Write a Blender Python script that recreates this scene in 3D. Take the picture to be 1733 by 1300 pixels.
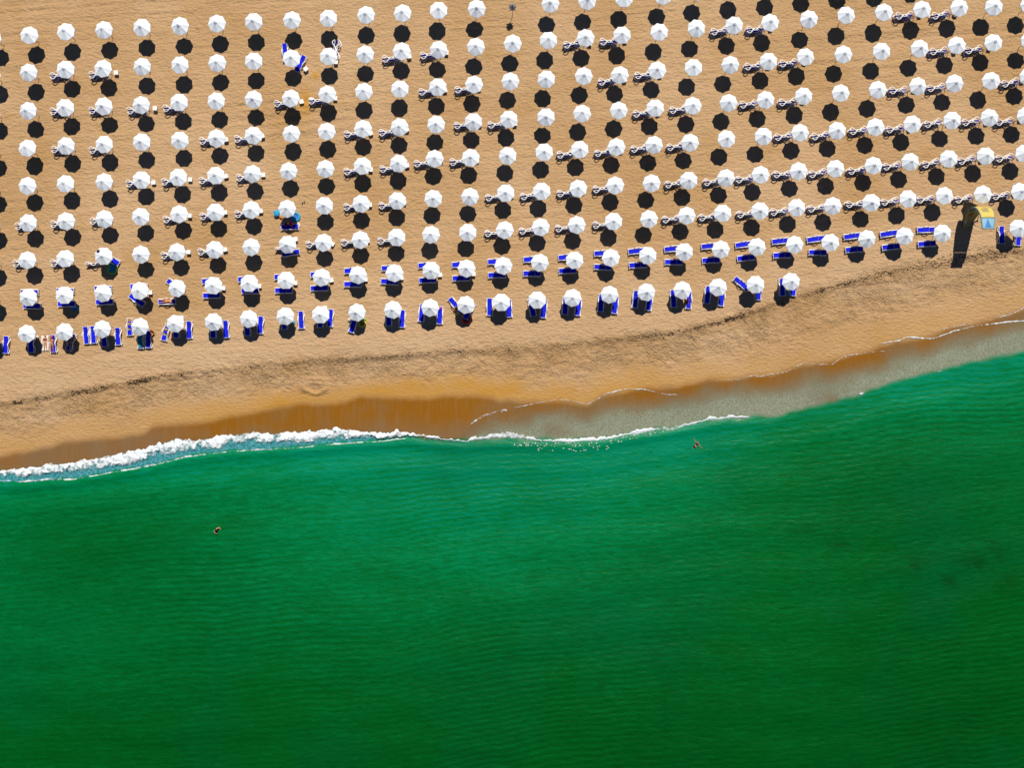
import bpy, bmesh, math, random
import numpy as np
from mathutils import Vector, Matrix
R = math.radians
random.seed(7)
rng = np.random.default_rng(11)

# ------------------------------------------------------------------ clear
for o in list(bpy.data.objects):
    bpy.data.objects.remove(o, do_unlink=True)
scene = bpy.context.scene
col = scene.collection

# ------------------------------------------------------------------ camera, sky, sun, exposure
H = 97.0          # drone height over the dry sand (m)
S = 15.0          # photo pixels per metre on the dry sand
cam_d = bpy.data.cameras.new('camera')
cam = bpy.data.objects.new('camera', cam_d)
col.objects.link(cam)
cam.location = (0, 0, H)
cam.rotation_euler = (0, 0, 0)
cam_d.sensor_width = 36.0
cam_d.lens = 36.0 * S * H / 1733.0
cam_d.clip_start = 1.0
cam_d.clip_end = 12000.0
scene.camera = cam

SUN_EL = 54.1
SHX, SHY = -0.228, -0.974            # the way shadows fall on the sand
world = bpy.data.worlds.new('World')
scene.world = world
world.use_nodes = True
wn = world.node_tree
sky = wn.nodes.new('ShaderNodeTexSky')
sky.sky_type = 'NISHITA'
sky.sun_disc = False
sky.sun_elevation = R(SUN_EL)
sky.sun_rotation = math.atan2(-SHX, -SHY)
sky.air_density = 0.62
sky.dust_density = 0.0
sky.ozone_density = 10.0
wn.nodes['Background'].inputs['Strength'].default_value = 0.05
wn.links.new(sky.outputs[0], wn.nodes['Background'].inputs['Color'])

sun_d = bpy.data.lights.new('sun', 'SUN')
sun_d.energy = 5.0
sun_d.angle = R(0.5)
sun_d.color = (1.0, 0.93, 0.785)
sun = bpy.data.objects.new('sun', sun_d)
col.objects.link(sun)
ce = math.cos(R(SUN_EL))
sdir = Vector((SHX * ce, SHY * ce, -math.sin(R(SUN_EL))))
sun.rotation_euler = sdir.to_track_quat('-Z', 'Y').to_euler()
sun.location = (0, 0, 60)

scene.view_settings.view_transform = 'Standard'
scene.view_settings.look = 'None'
scene.view_settings.exposure = 0.12
scene.view_settings.gamma = 1.0
scene.view_settings.use_curve_mapping = False
scene.render.engine = 'CYCLES'
scene.cycles.max_bounces = 6
scene.cycles.transparent_max_bounces = 12

# ------------------------------------------------------------------ small helpers
def px2w(px, py, z=0.0):
    k = (H - z) / H / S
    return ((px - 866.5) * k, (650.0 - py) * k)

TILE = {1: (0, 0), 2: (430, 0), 3: (860, 0), 4: (1283, 0), 5: (0, 300), 6: (430, 300), 7: (860, 300), 8: (1283, 300)}
def tpx(t, x, y):
    ox, oy = TILE[t]
    return ox + x * 450 / 1733, oy + y * 450 / 1733
def tw(t, x, y, z=0.0):
    return px2w(*tpx(t, x, y), z)

def lin(r, g, b):
    f = lambda c: ((c / 255 + 0.055) / 1.055) ** 2.4 if c > 10 else c / 255 / 12.92
    return (f(r), f(g), f(b))

def tag(o, label=None, cat=None, group=None, kind=None):
    if label: o['label'] = label
    if cat: o['category'] = cat
    if group: o['group'] = group
    if kind: o['kind'] = kind
    return o

def mesh_from(name, verts, faces, mat=None, smooth=False):
    me = bpy.data.meshes.new(name)
    me.from_pydata([tuple(v) for v in verts], [], faces)
    me.update()
    if mat: me.materials.append(mat)
    if smooth:
        me.polygons.foreach_set('use_smooth', [True] * len(me.polygons))
    return me

def link(name, me, parent=None, loc=None, rot=None):
    o = bpy.data.objects.new(name, me)
    col.objects.link(o)
    if parent: o.parent = parent
    if loc is not None: o.location = loc
    if rot is not None: o.rotation_euler = rot
    return o

class MB:
    """collects simple shapes into one mesh"""
    def __init__(s): s.v = []; s.f = []
    def add(s, v, f):
        n = len(s.v); s.v += [tuple(p) for p in v]; s.f += [[i + n for i in q] for q in f]
    def box(s, c, d, m=None, taper=1.0):
        x, y, z = [k / 2 for k in d]
        v = [Vector((sx * x * (taper if sz > 0 else 1), sy * y * (taper if sz > 0 else 1), sz * z)) for sz in (-1, 1) for sy in (-1, 1) for sx in (-1, 1)]
        v = [(m @ p if m else p) + Vector(c) for p in v]
        s.add(v, [(0, 2, 3, 1), (4, 5, 7, 6), (0, 1, 5, 4), (2, 6, 7, 3), (0, 4, 6, 2), (1, 3, 7, 5)])
    def tube(s, pts, r, n=6, closed=False, flat=1.0):
        pts = [Vector(p) for p in pts]; k = len(pts)
        rr = r if hasattr(r, '__len__') else [r] * k
        rings = []
        for i, p in enumerate(pts):
            a = pts[(i - 1) % k] if (closed or i > 0) else p
            b = pts[(i + 1) % k] if (closed or i < k - 1) else p
            t = (b - a).normalized()
            u = t.cross(Vector((0, 0, 1)))
            if u.length < 1e-3: u = t.cross(Vector((0, 1, 0)))
            u.normalize(); w = u.cross(t)
            rings.append([p + (u * math.cos(q) + w * math.sin(q) * flat) * rr[i] for q in [2 * math.pi * j / n for j in range(n)]])
        v = [p for rg in rings for p in rg]; f = []
        for i in range(k if closed else k - 1):
            i2 = (i + 1) % k
            for j in range(n):
                j2 = (j + 1) % n
                f.append((i * n + j, i * n + j2, i2 * n + j2, i2 * n + j))
        if not closed:
            f.append(tuple(range(n - 1, -1, -1))); f.append(tuple((k - 1) * n + j for j in range(n)))
        s.add(v, f)
    def mesh(s, name, mat=None, smooth=False): return mesh_from(name, s.v, s.f, mat, smooth)

# numpy noise -----------------------------------------------------------------
def vnoise(x, y, seed=0):
    x = np.asarray(x, dtype=np.float64); y = np.asarray(y, dtype=np.float64)
    ix = np.floor(x).astype(np.int64); iy = np.floor(y).astype(np.int64)
    fx = x - ix; fy = y - iy
    fx = fx * fx * (3 - 2 * fx); fy = fy * fy * (3 - 2 * fy)
    def h(a, b):
        n = (a * 374761393 + b * 668265263 + seed * 974711) & 0xffffffff
        n = ((n ^ (n >> 13)) * 1274126177) & 0xffffffff
        n = ((n ^ (n >> 16)) * 2246822519) & 0xffffffff
        return ((n ^ (n >> 15)) & 0xffffff) / float(0xffffff)
    a = h(ix, iy) * (1 - fx) + h(ix + 1, iy) * fx
    b = h(ix, iy + 1) * (1 - fx) + h(ix + 1, iy + 1) * fx
    return (a * (1 - fy) + b * fy) * 2 - 1
def fbm(x, y, oct=4, seed=0, gain=0.5):
    t = 0; a = 1.0; n = 0
    for i in range(oct):
        t = t + a * vnoise(x * 2 ** i + i * 17.3, y * 2 ** i - i * 9.1, seed + i); n += a; a *= gain
    return t / n
def sstep(a, b, x):
    t = np.clip((x - a) / (b - a), 0, 1)
    return t * t * (3 - 2 * t)

# ------------------------------------------------------------------ materials
MATS = {}
def nodes(name):
    m = bpy.data.materials.new(name); m.use_nodes = True
    MATS[name] = m
    nt = m.node_tree
    return m, nt, nt.nodes['Principled BSDF'], nt.links
def simple(name, rgb, rough=0.6, var=0.06, scale=6.0, spec=0.3, bump=0.0, trans=0.0):
    m, nt, p, L = nodes(name)
    p.inputs['Roughness'].default_value = rough
    p.inputs['Specular IOR Level'].default_value = spec
    tc = nt.nodes.new('ShaderNodeTexCoord')
    nz = nt.nodes.new('ShaderNodeTexNoise'); nz.inputs['Scale'].default_value = scale; nz.inputs['Detail'].default_value = 4
    L.new(tc.outputs['Object'], nz.inputs['Vector'])
    oi = nt.nodes.new('ShaderNodeObjectInfo')
    ad = nt.nodes.new('ShaderNodeMath'); ad.operation = 'MULTIPLY_ADD'
    L.new(oi.outputs['Random'], ad.inputs[0]); ad.inputs[1].default_value = 0.6
    L.new(nz.outputs['Fac'], ad.inputs[2])
    mr = nt.nodes.new('ShaderNodeMapRange'); mr.inputs[1].default_value = 0.3; mr.inputs[2].default_value = 1.3
    mr.inputs[3].default_value = 1 - var; mr.inputs[4].default_value = 1 + var
    L.new(ad.outputs[0], mr.inputs[0])
    mx = nt.nodes.new('ShaderNodeVectorMath'); mx.operation = 'SCALE'
    mx.inputs[0].default_value = rgb
    L.new(mr.outputs[0], mx.inputs['Scale'])
    L.new(mx.outputs[0], p.inputs['Base Color'])
    if bump:
        b = nt.nodes.new('ShaderNodeBump'); b.inputs['Strength'].default_value = bump; b.inputs['Distance'].default_value = 0.02
        L.new(nz.outputs['Fac'], b.inputs['Height']); L.new(b.outputs[0], p.inputs['Normal'])
    if trans:
        out = nt.nodes['Material Output']
        tr = nt.nodes.new('ShaderNodeBsdfTranslucent'); L.new(mx.outputs[0], tr.inputs['Color'])
        ms = nt.nodes.new('ShaderNodeMixShader'); ms.inputs[0].default_value = trans
        L.new(p.outputs[0], ms.inputs[1]); L.new(tr.outputs[0], ms.inputs[2]); L.new(ms.outputs[0], out.inputs['Surface'])
    return m

M_ADDED_LINING = simple('added_dark_lining', (0.05, 0.075, 0.16), 0.9, 0.05)  # unseen canopy underside, dark colour made up to cut bounced light in shadows
M_CANOPY = simple('white_canvas', (0.74, 0.80, 0.90), 0.85, 0.06, 3.0, 0.1, 0.15)
M_GREY = simple('grey_canvas', (0.30, 0.36, 0.43), 0.85, 0.06, 3.0, 0.1, 0.2)
M_POLE = simple('wooden_pole', (0.16, 0.10, 0.06), 0.6, 0.1, 8.0)
M_WHITE = simple('white_resin', (0.80, 0.80, 0.80), 0.4, 0.04, 4.0, 0.4)
M_BLUE = simple('blue_sling', (0.004, 0.010, 0.62), 0.7, 0.14, 5.0, 0.15, 0.1)
M_TABLE = simple('white_table', (0.80, 0.79, 0.78), 0.5, 0.04)
M_BROWN = simple('brown_wood', (0.16, 0.075, 0.03), 0.6, 0.2)
M_CYAN = simple('cyan_fabric', (0.02, 0.32, 0.62), 0.7, 0.15, bump=0.2)
M_TEAL = simple('teal_towel', (0.02, 0.30, 0.30), 0.9, 0.2, 9.0, bump=0.4)
M_NAVY = simple('navy_fabric', (0.006, 0.008, 0.07), 0.8, 0.2)
M_RED = simple('red_vinyl', (0.65, 0.03, 0.02), 0.35, 0.08)
M_ORANGE = simple('orange_fabric', (0.70, 0.22, 0.03), 0.7, 0.15)
M_YELLOW = simple('yellow_vinyl', (0.62, 0.60, 0.05), 0.4, 0.08)
M_GREEN = simple('green_vinyl', (0.18, 0.45, 0.05), 0.4, 0.1)
M_PINK = simple('pink_fabric', (0.75, 0.03, 0.28), 0.7, 0.1)
M_TOWELW = simple('white_towel', (0.72, 0.66, 0.62), 0.95, 0.1, 9.0, bump=0.4)
M_SKIN = simple('skin', (0.50, 0.25, 0.15), 0.55, 0.08)
M_SKIN2 = simple('tanned_skin', (0.34, 0.15, 0.075), 0.55, 0.08)
M_HAIR = simple('dark_hair', (0.018, 0.012, 0.009), 0.5, 0.2, 30)
M_BLACK = simple('black_fabric', (0.012, 0.012, 0.014), 0.7, 0.1)
M_MAROON = simple('maroon_fabric', (0.20, 0.02, 0.02), 0.7, 0.1)
M_KITEY = simple('yellow_kite_cloth', (0.72, 0.60, 0.17), 0.55, 0.06, 1.5, 0.3, 0.1, 0.30)
M_KITEB = simple('pale_blue_kite_cloth', (0.20, 0.42, 0.60), 0.5, 0.06, 1.5, 0.3, 0.1, 0.12)
M_KITED = simple('blue_kite_mark', (0.02, 0.16, 0.50), 0.5, 0.06)
M_KITEO = simple('orange_kite_mark', (0.60, 0.22, 0.04), 0.5, 0.06)
M_KITEG = simple('grey_kite_tube', (0.10, 0.13, 0.15), 0.5, 0.1)
M_KITEP = simple('pale_green_kite_panel', (0.42, 0.50, 0.28), 0.5, 0.06, 1.5, 0.3, 0.1, 0.30)

# sand ------------------------------------------------------------------------
def make_sand():
    m, nt, p, L = nodes('beach_sand')
    N = nt.nodes.new
    def attr(n):
        a = N('ShaderNodeAttribute'); a.attribute_name = n; return a.outputs['Fac']
    geo = N('ShaderNodeNewGeometry')
    def noise(scale, detail=4, vec=None, rough=0.55):
        n = N('ShaderNodeTexNoise'); n.inputs['Scale'].default_value = scale; n.inputs['Detail'].default_value = detail; n.inputs['Roughness'].default_value = rough
        L.new(vec if vec else geo.outputs['Position'], n.inputs['Vector']); return n.outputs['Fac']
    def mix(a, b, f):
        x = N('ShaderNodeMix'); x.data_type = 'RGBA'
        for sck, v in ((x.inputs[6], a), (x.inputs[7], b), (x.inputs[0], f)):
            if isinstance(v, (tuple, float, int)): sck.default_value = v if not isinstance(v, tuple) else (*v, 1)
            else: L.new(v, sck)
        return x.outputs[2]
    def rng_(f, a, b, c=0.0, d=1.0):
        x = N('ShaderNodeMapRange'); x.inputs[1].default_value = a; x.inputs[2].default_value = b; x.inputs[3].default_value = c; x.inputs[4].default_value = d
        L.new(f, x.inputs[0]); return x.outputs[0]
    def mul(a, b):
        x = N('ShaderNodeMath'); x.operation = 'MULTIPLY'
        for i, v in enumerate((a, b)):
            if isinstance(v, float): x.inputs[i].default_value = v
            else: L.new(v, x.inputs[i])
        return x.outputs[0]
    k = 0.74
    sc = lambda r, g, b: tuple(c * k for c in lin(r, g, b))
    base = mix(sc(206, 166, 120), sc(222, 186, 147), rng_(noise(0.07, 3), 0.35, 0.65))
    base = mix(base, sc(200, 156, 98), mul(rng_(noise(0.25, 5), 0.52, 0.75), 0.5))
    base = mix(base, sc(224, 190, 156), attr('pale'))
    grain = noise(14.0, 5, None, 0.7)
    base = mix(base, sc(160, 118, 70), mul(rng_(grain, 0.50, 0.72), 0.45))
    streak = N('ShaderNodeMapping'); streak.inputs['Rotation'].default_value = (0, 0, -0.07); streak.inputs['Scale'].default_value = (0.75, 1.5, 1)
    L.new(geo.outputs['Position'], streak.inputs['Vector'])
    rip = noise(2.6, 5, streak.outputs[0], 0.65)
    damp = mix(base, sc(200, 148, 64), attr('damp'))
    wetn = N('ShaderNodeMapping'); wetn.inputs['Scale'].default_value = (1.2, 0.14, 1)
    L.new(geo.outputs['Position'], wetn.inputs['Vector'])
    wn_ = noise(0.16, 3); wst = noise(2.4, 4, wetn.outputs[0])
    wet = mix(sc(152, 98, 6), sc(142, 106, 62), rng_(wn_, 0.46, 0.66))
    wet = mix(wet, sc(134, 112, 88), attr('sheen_tint'))  # grey sheen of thin water painted into the wet sand colour
    wet = mix(wet, sc(158, 124, 88), mul(rng_(wst, 0.45, 0.7), 0.25))
    c = mix(damp, wet, attr('wet'))
    c = mix(c, sc(92, 66, 38), mul(attr('debris'), rng_(noise(3.0, 5), 0.40, 0.62)))
    L.new(c, p.inputs['Base Color'])
    L.new(rng_(attr('wet'), 0, 1, 0.92, 0.30), p.inputs['Roughness'])
    L.new(rng_(attr('wet'), 0, 1, 0.08, 0.5), p.inputs['Specular IOR Level'])
    b = N('ShaderNodeBump'); b.inputs['Distance'].default_value = 0.25
    L.new(mul(rng_(attr('wet'), 0, 1, 1.0, 0.02), rng_(attr('damp'), 0, 1, 1.0, 0.35)), b.inputs['Strength'])
    L.new(rip, b.inputs['Height'])
    fmap = N('ShaderNodeMapping'); fmap.inputs['Rotation'].default_value = (0, 0, 0.5); fmap.inputs['Scale'].default_value = (1.0, 1.35, 1)
    L.new(geo.outputs['Position'], fmap.inputs['Vector'])
    fn = noise(3.9, 3, fmap.outputs[0], 0.6)
    b3 = N('ShaderNodeBump'); b3.inputs['Distance'].default_value = 0.60
    L.new(attr('foot'), b3.inputs['Strength']); L.new(rng_(fn, 0.34, 0.60), b3.inputs['Height']); L.new(b.outputs[0], b3.inputs['Normal'])
    b = b3
    b2 = N('ShaderNodeBump'); b2.inputs['Distance'].default_value = 0.05; b2.inputs['Strength'].default_value = 0.6
    L.new(mul(grain, rng_(attr('wet'), 0, 1, 1.0, 0.1)), b2.inputs['Height']); L.new(b.outputs[0], b2.inputs['Normal'])
    L.new(b2.outputs[0], p.inputs['Normal'])
    return m
M_SAND = make_sand()

def make_sea():
    m, nt, p, L = nodes('sea_water')
    N = nt.nodes.new
    def attr(n):
        a = N('ShaderNodeAttribute'); a.attribute_name = n; return a.outputs['Fac']
    geo = N('ShaderNodeNewGeometry')
    def noise(scale, detail, vs=(1, 1, 1), rot=0.0, rough=0.55, dist=0.0):
        mp = N('ShaderNodeMapping'); mp.inputs['Scale'].default_value = vs; mp.inputs['Rotation'].default_value = (0, 0, rot)
        L.new(geo.outputs['Position'], mp.inputs['Vector'])
        n = N('ShaderNodeTexNoise'); n.inputs['Scale'].default_value = scale; n.inputs['Detail'].default_value = detail; n.inputs['Roughness'].default_value = rough; n.inputs['Distortion'].default_value = dist
        L.new(mp.outputs[0], n.inputs['Vector']); return n.outputs['Fac']
    def rng_(f, a, b, c=0.0, d=1.0):
        x = N('ShaderNodeMapRange'); x.inputs[1].default_value = a; x.inputs[2].default_value = b; x.inputs[3].default_value = c; x.inputs[4].default_value = d
        L.new(f, x.inputs[0]); return x.outputs[0]
    def mix(a, b, f):
        x = N('ShaderNodeMix'); x.data_type = 'RGBA'
        for sck, v in ((x.inputs[6], a), (x.inputs[7], b), (x.inputs[0], f)):
            if isinstance(v, (tuple, float, int)): sck.default_value = v if not isinstance(v, tuple) else (*v, 1)
            else: L.new(v, sck)
        return x.outputs[2]
    def mth(op, a, b):
        x = N('ShaderNodeMath'); x.operation = op
        for i, v in enumerate((a, b)):
            if isinstance(v, float): x.inputs[i].default_value = v
            else: L.new(v, x.inputs[i])
        return x.outputs[0]
    k = 0.74
    sc = lambda r, g, b: tuple(c * k for c in lin(r, g, b))
    ramp = N('ShaderNodeValToRGB')
    els = [(0.0, sc(0, 138, 104)), (0.16, sc(0, 126, 74)), (0.34, sc(0, 106, 50)), (0.55, sc(0, 88, 30)), (0.75, sc(0, 75, 22)), (1.0, sc(0, 56, 15))]
    cr = ramp.color_ramp
    while len(cr.elements) < len(els): cr.elements.new(0.5)
    for e, (q, c) in zip(cr.elements, els): e.position = q; e.color = (*c, 1)
    dn = mth('ADD', mth('DIVIDE', attr('depth'), 4.0), rng_(noise(0.5, 5, (0.35, 1.2, 1), -0.12), 0.3, 0.7, -0.045, 0.045))
    caustics = noise(2.0, 4, (0.36, 1.35, 1), -0.10, 0.62, 0.6)  # pale caustic light lines, painted into the water colour
    dn = mth('ADD', dn, attr('ripple_light'))  # per-vertex light lines along the ripples, also put into the colour
    dn = mth('ADD', dn, rng_(caustics, 0.30, 0.70, 0.10, -0.10))
    dn = mth('ADD', dn, rng_(noise(5.5, 3, (0.8, 1.2, 1), 0.2, 0.6), 0.3, 0.7, 0.05, -0.05))  # finer caustic network, painted the same way
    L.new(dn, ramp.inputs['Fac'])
    colr = mix(ramp.outputs['Color'], sc(2, 92, 6), rng_(noise(0.045, 3), 0.48, 0.74, 0.0, 0.32))
    colr = mix(colr, sc(0, 88, 62), rng_(noise(0.05, 3, (1, 1, 1), 1.0), 0.50, 0.76, 0.0, 0.3))
    colr = mix(colr, sc(8, 48, 4), attr('weed'))
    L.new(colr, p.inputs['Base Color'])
    p.inputs['Roughness'].default_value = 0.38
    p.inputs['Specular IOR Level'].default_value = 0.14
    p.inputs['IOR'].default_value = 1.333
    rip = noise(2.4, 3, (0.40, 1.3, 1), -0.10, 0.5, 0.5)
    rip2 = noise(6.0, 3, (0.7, 1.1, 1), 0.3, 0.6)
    b = N('ShaderNodeBump'); b.inputs['Distance'].default_value = 0.13; b.inputs['Strength'].default_value = 0.5
    L.new(rip, b.inputs['Height'])
    b2 = N('ShaderNodeBump'); b2.inputs['Distance'].default_value = 0.04; b2.inputs['Strength'].default_value = 0.4
    L.new(rip2, b2.inputs['Height']); L.new(b.outputs[0], b2.inputs['Normal'])
    L.new(b2.outputs[0], p.inputs['Normal'])
    # thin run-up water over the sand, carrying grey bubbles
    film = N('ShaderNodeBsdfPrincipled'); film.inputs['Roughness'].default_value = 0.25
    fc = mix(sc(146, 156, 136), sc(178, 186, 166), rng_(noise(9.0, 4, (1.5, 0.9, 1)), 0.36, 0.68))
    L.new(fc, film.inputs['Base Color'])
    bf = N('ShaderNodeBump'); bf.inputs['Distance'].default_value = 0.05; bf.inputs['Strength'].default_value = 0.6
    L.new(noise(7.0, 4, (1.4, 0.8, 1)), bf.inputs['Height']); L.new(bf.outputs[0], film.inputs['Normal'])
    tr = N('ShaderNodeBsdfTransparent'); tr.inputs['Color'].default_value = (0.97, 0.97, 0.95, 1)
    ms = N('ShaderNodeMixShader')
    L.new(mth('MULTIPLY', attr('bubbles'), rng_(noise(6.0, 5, (1.4, 0.7, 1)), 0.34, 0.64, 0.55, 1.0)), ms.inputs[0])
    L.new(tr.outputs[0], ms.inputs[1]); L.new(film.outputs[0], ms.inputs[2])
    mf = N('ShaderNodeMixShader')
    L.new(attr('film'), mf.inputs[0]); L.new(p.outputs[0], mf.inputs[1]); L.new(ms.outputs[0], mf.inputs[2])
    L.new(mf.outputs[0], nt.nodes['Material Output'].inputs['Surface'])
    return m
M_SEA = make_sea()

def make_foam():
    m, nt, p, L = nodes('sea_foam')
    N = nt.nodes.new
    a = N('ShaderNodeAttribute'); a.attribute_name = 'dens'
    geo = N('ShaderNodeNewGeometry')
    n = N('ShaderNodeTexNoise'); n.inputs['Scale'].default_value = 2.6; n.inputs['Detail'].default_value = 6; n.inputs['Roughness'].default_value = 0.7
    L.new(geo.outputs['Position'], n.inputs['Vector'])
    ad = N('ShaderNodeMath'); ad.operation = 'ADD'; L.new(a.outputs['Fac'], ad.inputs[0]); L.new(n.outputs['Fac'], ad.inputs[1])
    mr = N('ShaderNodeMapRange'); mr.inputs[1].default_value = 0.88; mr.inputs[2].default_value = 1.22; mr.interpolation_type = 'SMOOTHSTEP'
    L.new(ad.outputs[0], mr.inputs[0])
    p.inputs['Base Color'].default_value = (0.66, 0.73, 0.81, 1); p.inputs['Roughness'].default_value = 0.8
    b = N('ShaderNodeBump'); b.inputs['Distance'].default_value = 0.12; b.inputs['Strength'].default_value = 0.7
    L.new(n.outputs['Fac'], b.inputs['Height']); L.new(b.outputs[0], p.inputs['Normal'])
    tr = N('ShaderNodeBsdfTransparent')
    ms = N('ShaderNodeMixShader'); L.new(mr.outputs[0], ms.inputs[0]); L.new(tr.outputs[0], ms.inputs[1]); L.new(p.outputs[0], ms.inputs[2])
    L.new(ms.outputs[0], nt.nodes['Material Output'].inputs['Surface'])
    return m
M_FOAM = make_foam()
def make_churn():
    # aerated blue water between the two foam lines of the breaker
    m, nt, p, L = nodes('aerated_water')
    N = nt.nodes.new
    a = N('ShaderNodeAttribute'); a.attribute_name = 'dens'
    p.inputs['Base Color'].default_value = (0.03, 0.26, 0.34, 1); p.inputs['Roughness'].default_value = 0.25
    geo = N('ShaderNodeNewGeometry')
    n = N('ShaderNodeTexNoise'); n.inputs['Scale'].default_value = 3.5; n.inputs['Detail'].default_value = 5
    L.new(geo.outputs['Position'], n.inputs['Vector'])
    mx = N('ShaderNodeMix'); mx.data_type = 'RGBA'; mx.inputs[6].default_value = (0.02, 0.20, 0.24, 1); mx.inputs[7].default_value = (0.10, 0.34, 0.40, 1)
    mr = N('ShaderNodeMapRange'); mr.inputs[1].default_value = 0.4; mr.inputs[2].default_value = 0.65
    L.new(n.outputs['Fac'], mr.inputs[0]); L.new(mr.outputs[0], mx.inputs[0]); L.new(mx.outputs[2], p.inputs['Base Color'])
    tr = N('ShaderNodeBsdfTransparent')
    ms = N('ShaderNodeMixShader'); L.new(a.outputs['Fac'], ms.inputs[0]); L.new(tr.outputs[0], ms.inputs[1]); L.new(p.outputs[0], ms.inputs[2])
    L.new(ms.outputs[0], nt.nodes['Material Output'].inputs['Surface'])
    return m
M_CHURN = make_churn()
M_WEED = simple('dry_seaweed', (0.075, 0.048, 0.028), 0.9, 0.4, 9.0, 0.1)

# ------------------------------------------------------------------ shore lines (photo pixels -> metres)
SEA_Z = -0.62
def pline(s, z=-0.5):
    a = np.array([[float(v) for v in q.split(',')] for q in s.split()])
    k = (H - z) / H / S
    return (a[:, 0] - 866.5) * k, (650 - a[:, 1]) * k
def fun(s, z=-0.5):
    X, Y = pline(s, z)
    def f(x):
        x = np.asarray(x, dtype=float)
        y = np.interp(x, X, Y)
        y = y + np.where(x > X[-1], (x - X[-1]) * 0.13, 0) + np.where(x < X[0], (x - X[0]) * 0.10, 0)
        return y
    return f
y_scarp = fun("0,679 31,677 78,668 145,657 177,651 221,644 252,637 312,628 390,619 456,613 534,605 599,603 682,598 768,590 860,587 938,581 1016,572 1120,562 1172,552 1218,541 1283,521 1369,492 1418,480 1465,466 1517,453 1582,441 1608,436 1672,425 1733,419", 0)
y_wet = fun("0,769 44,763 90,752 112,743 195,738 244,733 260,719 337,713 402,700 450,690 508,681 581,679 612,669 677,672 729,672 768,666 835,669 845,675 880,678 938,674 995,681 1016,668 1094,653 1146,652 1198,637 1231,639 1275,631 1310,632 1361,613 1428,602 1517,575 1574,567 1608,552 1672,541 1733,518")
y_swash = fun("0,800 60,788 150,779 190,770 245,759 300,742 370,739 430,733 534,730 573,726 677,734 742,740 780,740 791,724 807,709 832,698 860,693 899,683 956,676 995,684 1026,665 1068,658 1094,659 1120,660 1159,655 1198,648 1231,643 1275,634 1283,637 1330,629 1361,614 1387,617 1408,616 1428,603 1465,597 1490,590 1517,577 1539,570 1563,568 1608,553 1672,543 1688,536 1704,534 1733,520")
y_edge = fun("0,814 60,812 120,808 180,797 250,786 312,770 390,760 450,757 534,751 586,746 651,742 690,739 750,745 790,747 830,744 900,744 960,747 1010,744 1060,735 1120,727 1170,718 1220,709 1265,707 1300,708 1348,696 1400,682 1449,671 1504,649 1569,633 1621,620 1733,597")
HSTEP = 0.20
def ground_base(x, y):
    ys = y_scarp(x); ye = y_edge(x)
    d = ys - y
    w = 0.45 + 0.75 * (0.5 + 0.5 * vnoise(x * 0.13, 0 * x, 3))
    hs = HSTEP * (1 + 0.35 * vnoise(x * 0.3, 0 * x + 5, 4))
    z = -hs * sstep(0, 1, d / w)
    g = np.clip((d - 0.3) / np.maximum(ys - ye - 0.3, 0.5), 0, 1)
    z = z - (0.72 - HSTEP) * g ** 1.15
    return z - np.minimum(np.maximum(ye - y, 0) * 0.07, 3.2)

# ------------------------------------------------------------------ terrain sheets
def axis(lo, hi, step, far, grow=1.35):
    a = list(np.arange(lo, hi + step / 2, step))
    s = step; x = a[-1]; r = []
    while x < far: s *= grow; x += s; r.append(x)
    s = step; x = a[0]; l = []
    while x > -far: s *= grow; x -= s; l.append(x)
    return np.array(l[::-1] + a + r)
def grid_mesh(name, X, Y, Z, mat, attrs):
    ny, nx = X.shape
    me = bpy.data.meshes.new(name)
    n = nx * ny
    me.vertices.add(n)
    me.vertices.foreach_set('co', np.stack([X, Y, Z], -1).astype(np.float32).ravel())
    i = np.arange(n).reshape(ny, nx)
    q = np.stack([i[:-1, :-1], i[:-1, 1:], i[1:, 1:], i[1:, :-1]], -1).reshape(-1, 4)
    me.loops.add(q.size); me.loops.foreach_set('vertex_index', q.ravel().astype(np.int32))
    me.polygons.add(len(q))
    me.polygons.foreach_set('loop_start', np.arange(0, q.size, 4, dtype=np.int32))
    me.polygons.foreach_set('use_smooth', np.ones(len(q), dtype=bool))
    me.update(calc_edges=True)
    for k, a in attrs.items():
        at = me.attributes.new(k, 'FLOAT', 'POINT'); at.data.foreach_set('value', a.astype(np.float32).ravel())
    me.materials.append(mat)
    return me

gx = axis(-61, 61, 0.15, 2500)
gy = axis(-12, 46, 0.15, 2500)
X, Y = np.meshgrid(gx, gy)
Z = ground_base(X, Y)
D = y_scarp(X) - Y                                    # metres seaward of the scarp
WN = fbm(X * 0.5, Y * 0.5, 3, 21)
wetm = sstep(-0.40, 0.70, y_wet(X) - Y + WN * 0.25)
wetd = np.clip(D / np.maximum(y_scarp(X) - y_wet(X), 1.0), 0, 1)
damp = sstep(0.45, 0.95, wetd + WN * 0.18) * (1 - 0 * wetm)
dampcol = np.clip(0.70 * damp + 0.35 * sstep(0.0, 0.5, fbm(X * 0.12, Y * 0.3, 3, 8)) * sstep(1.0, 3.0, D), 0, 1)
dampcol = dampcol * (1 - 0.65 * sstep(8, 34, X)) * (1 - 0.55 * sstep(-28, -46, X))
inview = sstep(75, 62, np.abs(X)) * sstep(62, 48, np.abs(Y))
dry = (1 - sstep(0.55, 0.85, wetd + WN * 0.25)) * inview
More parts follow.
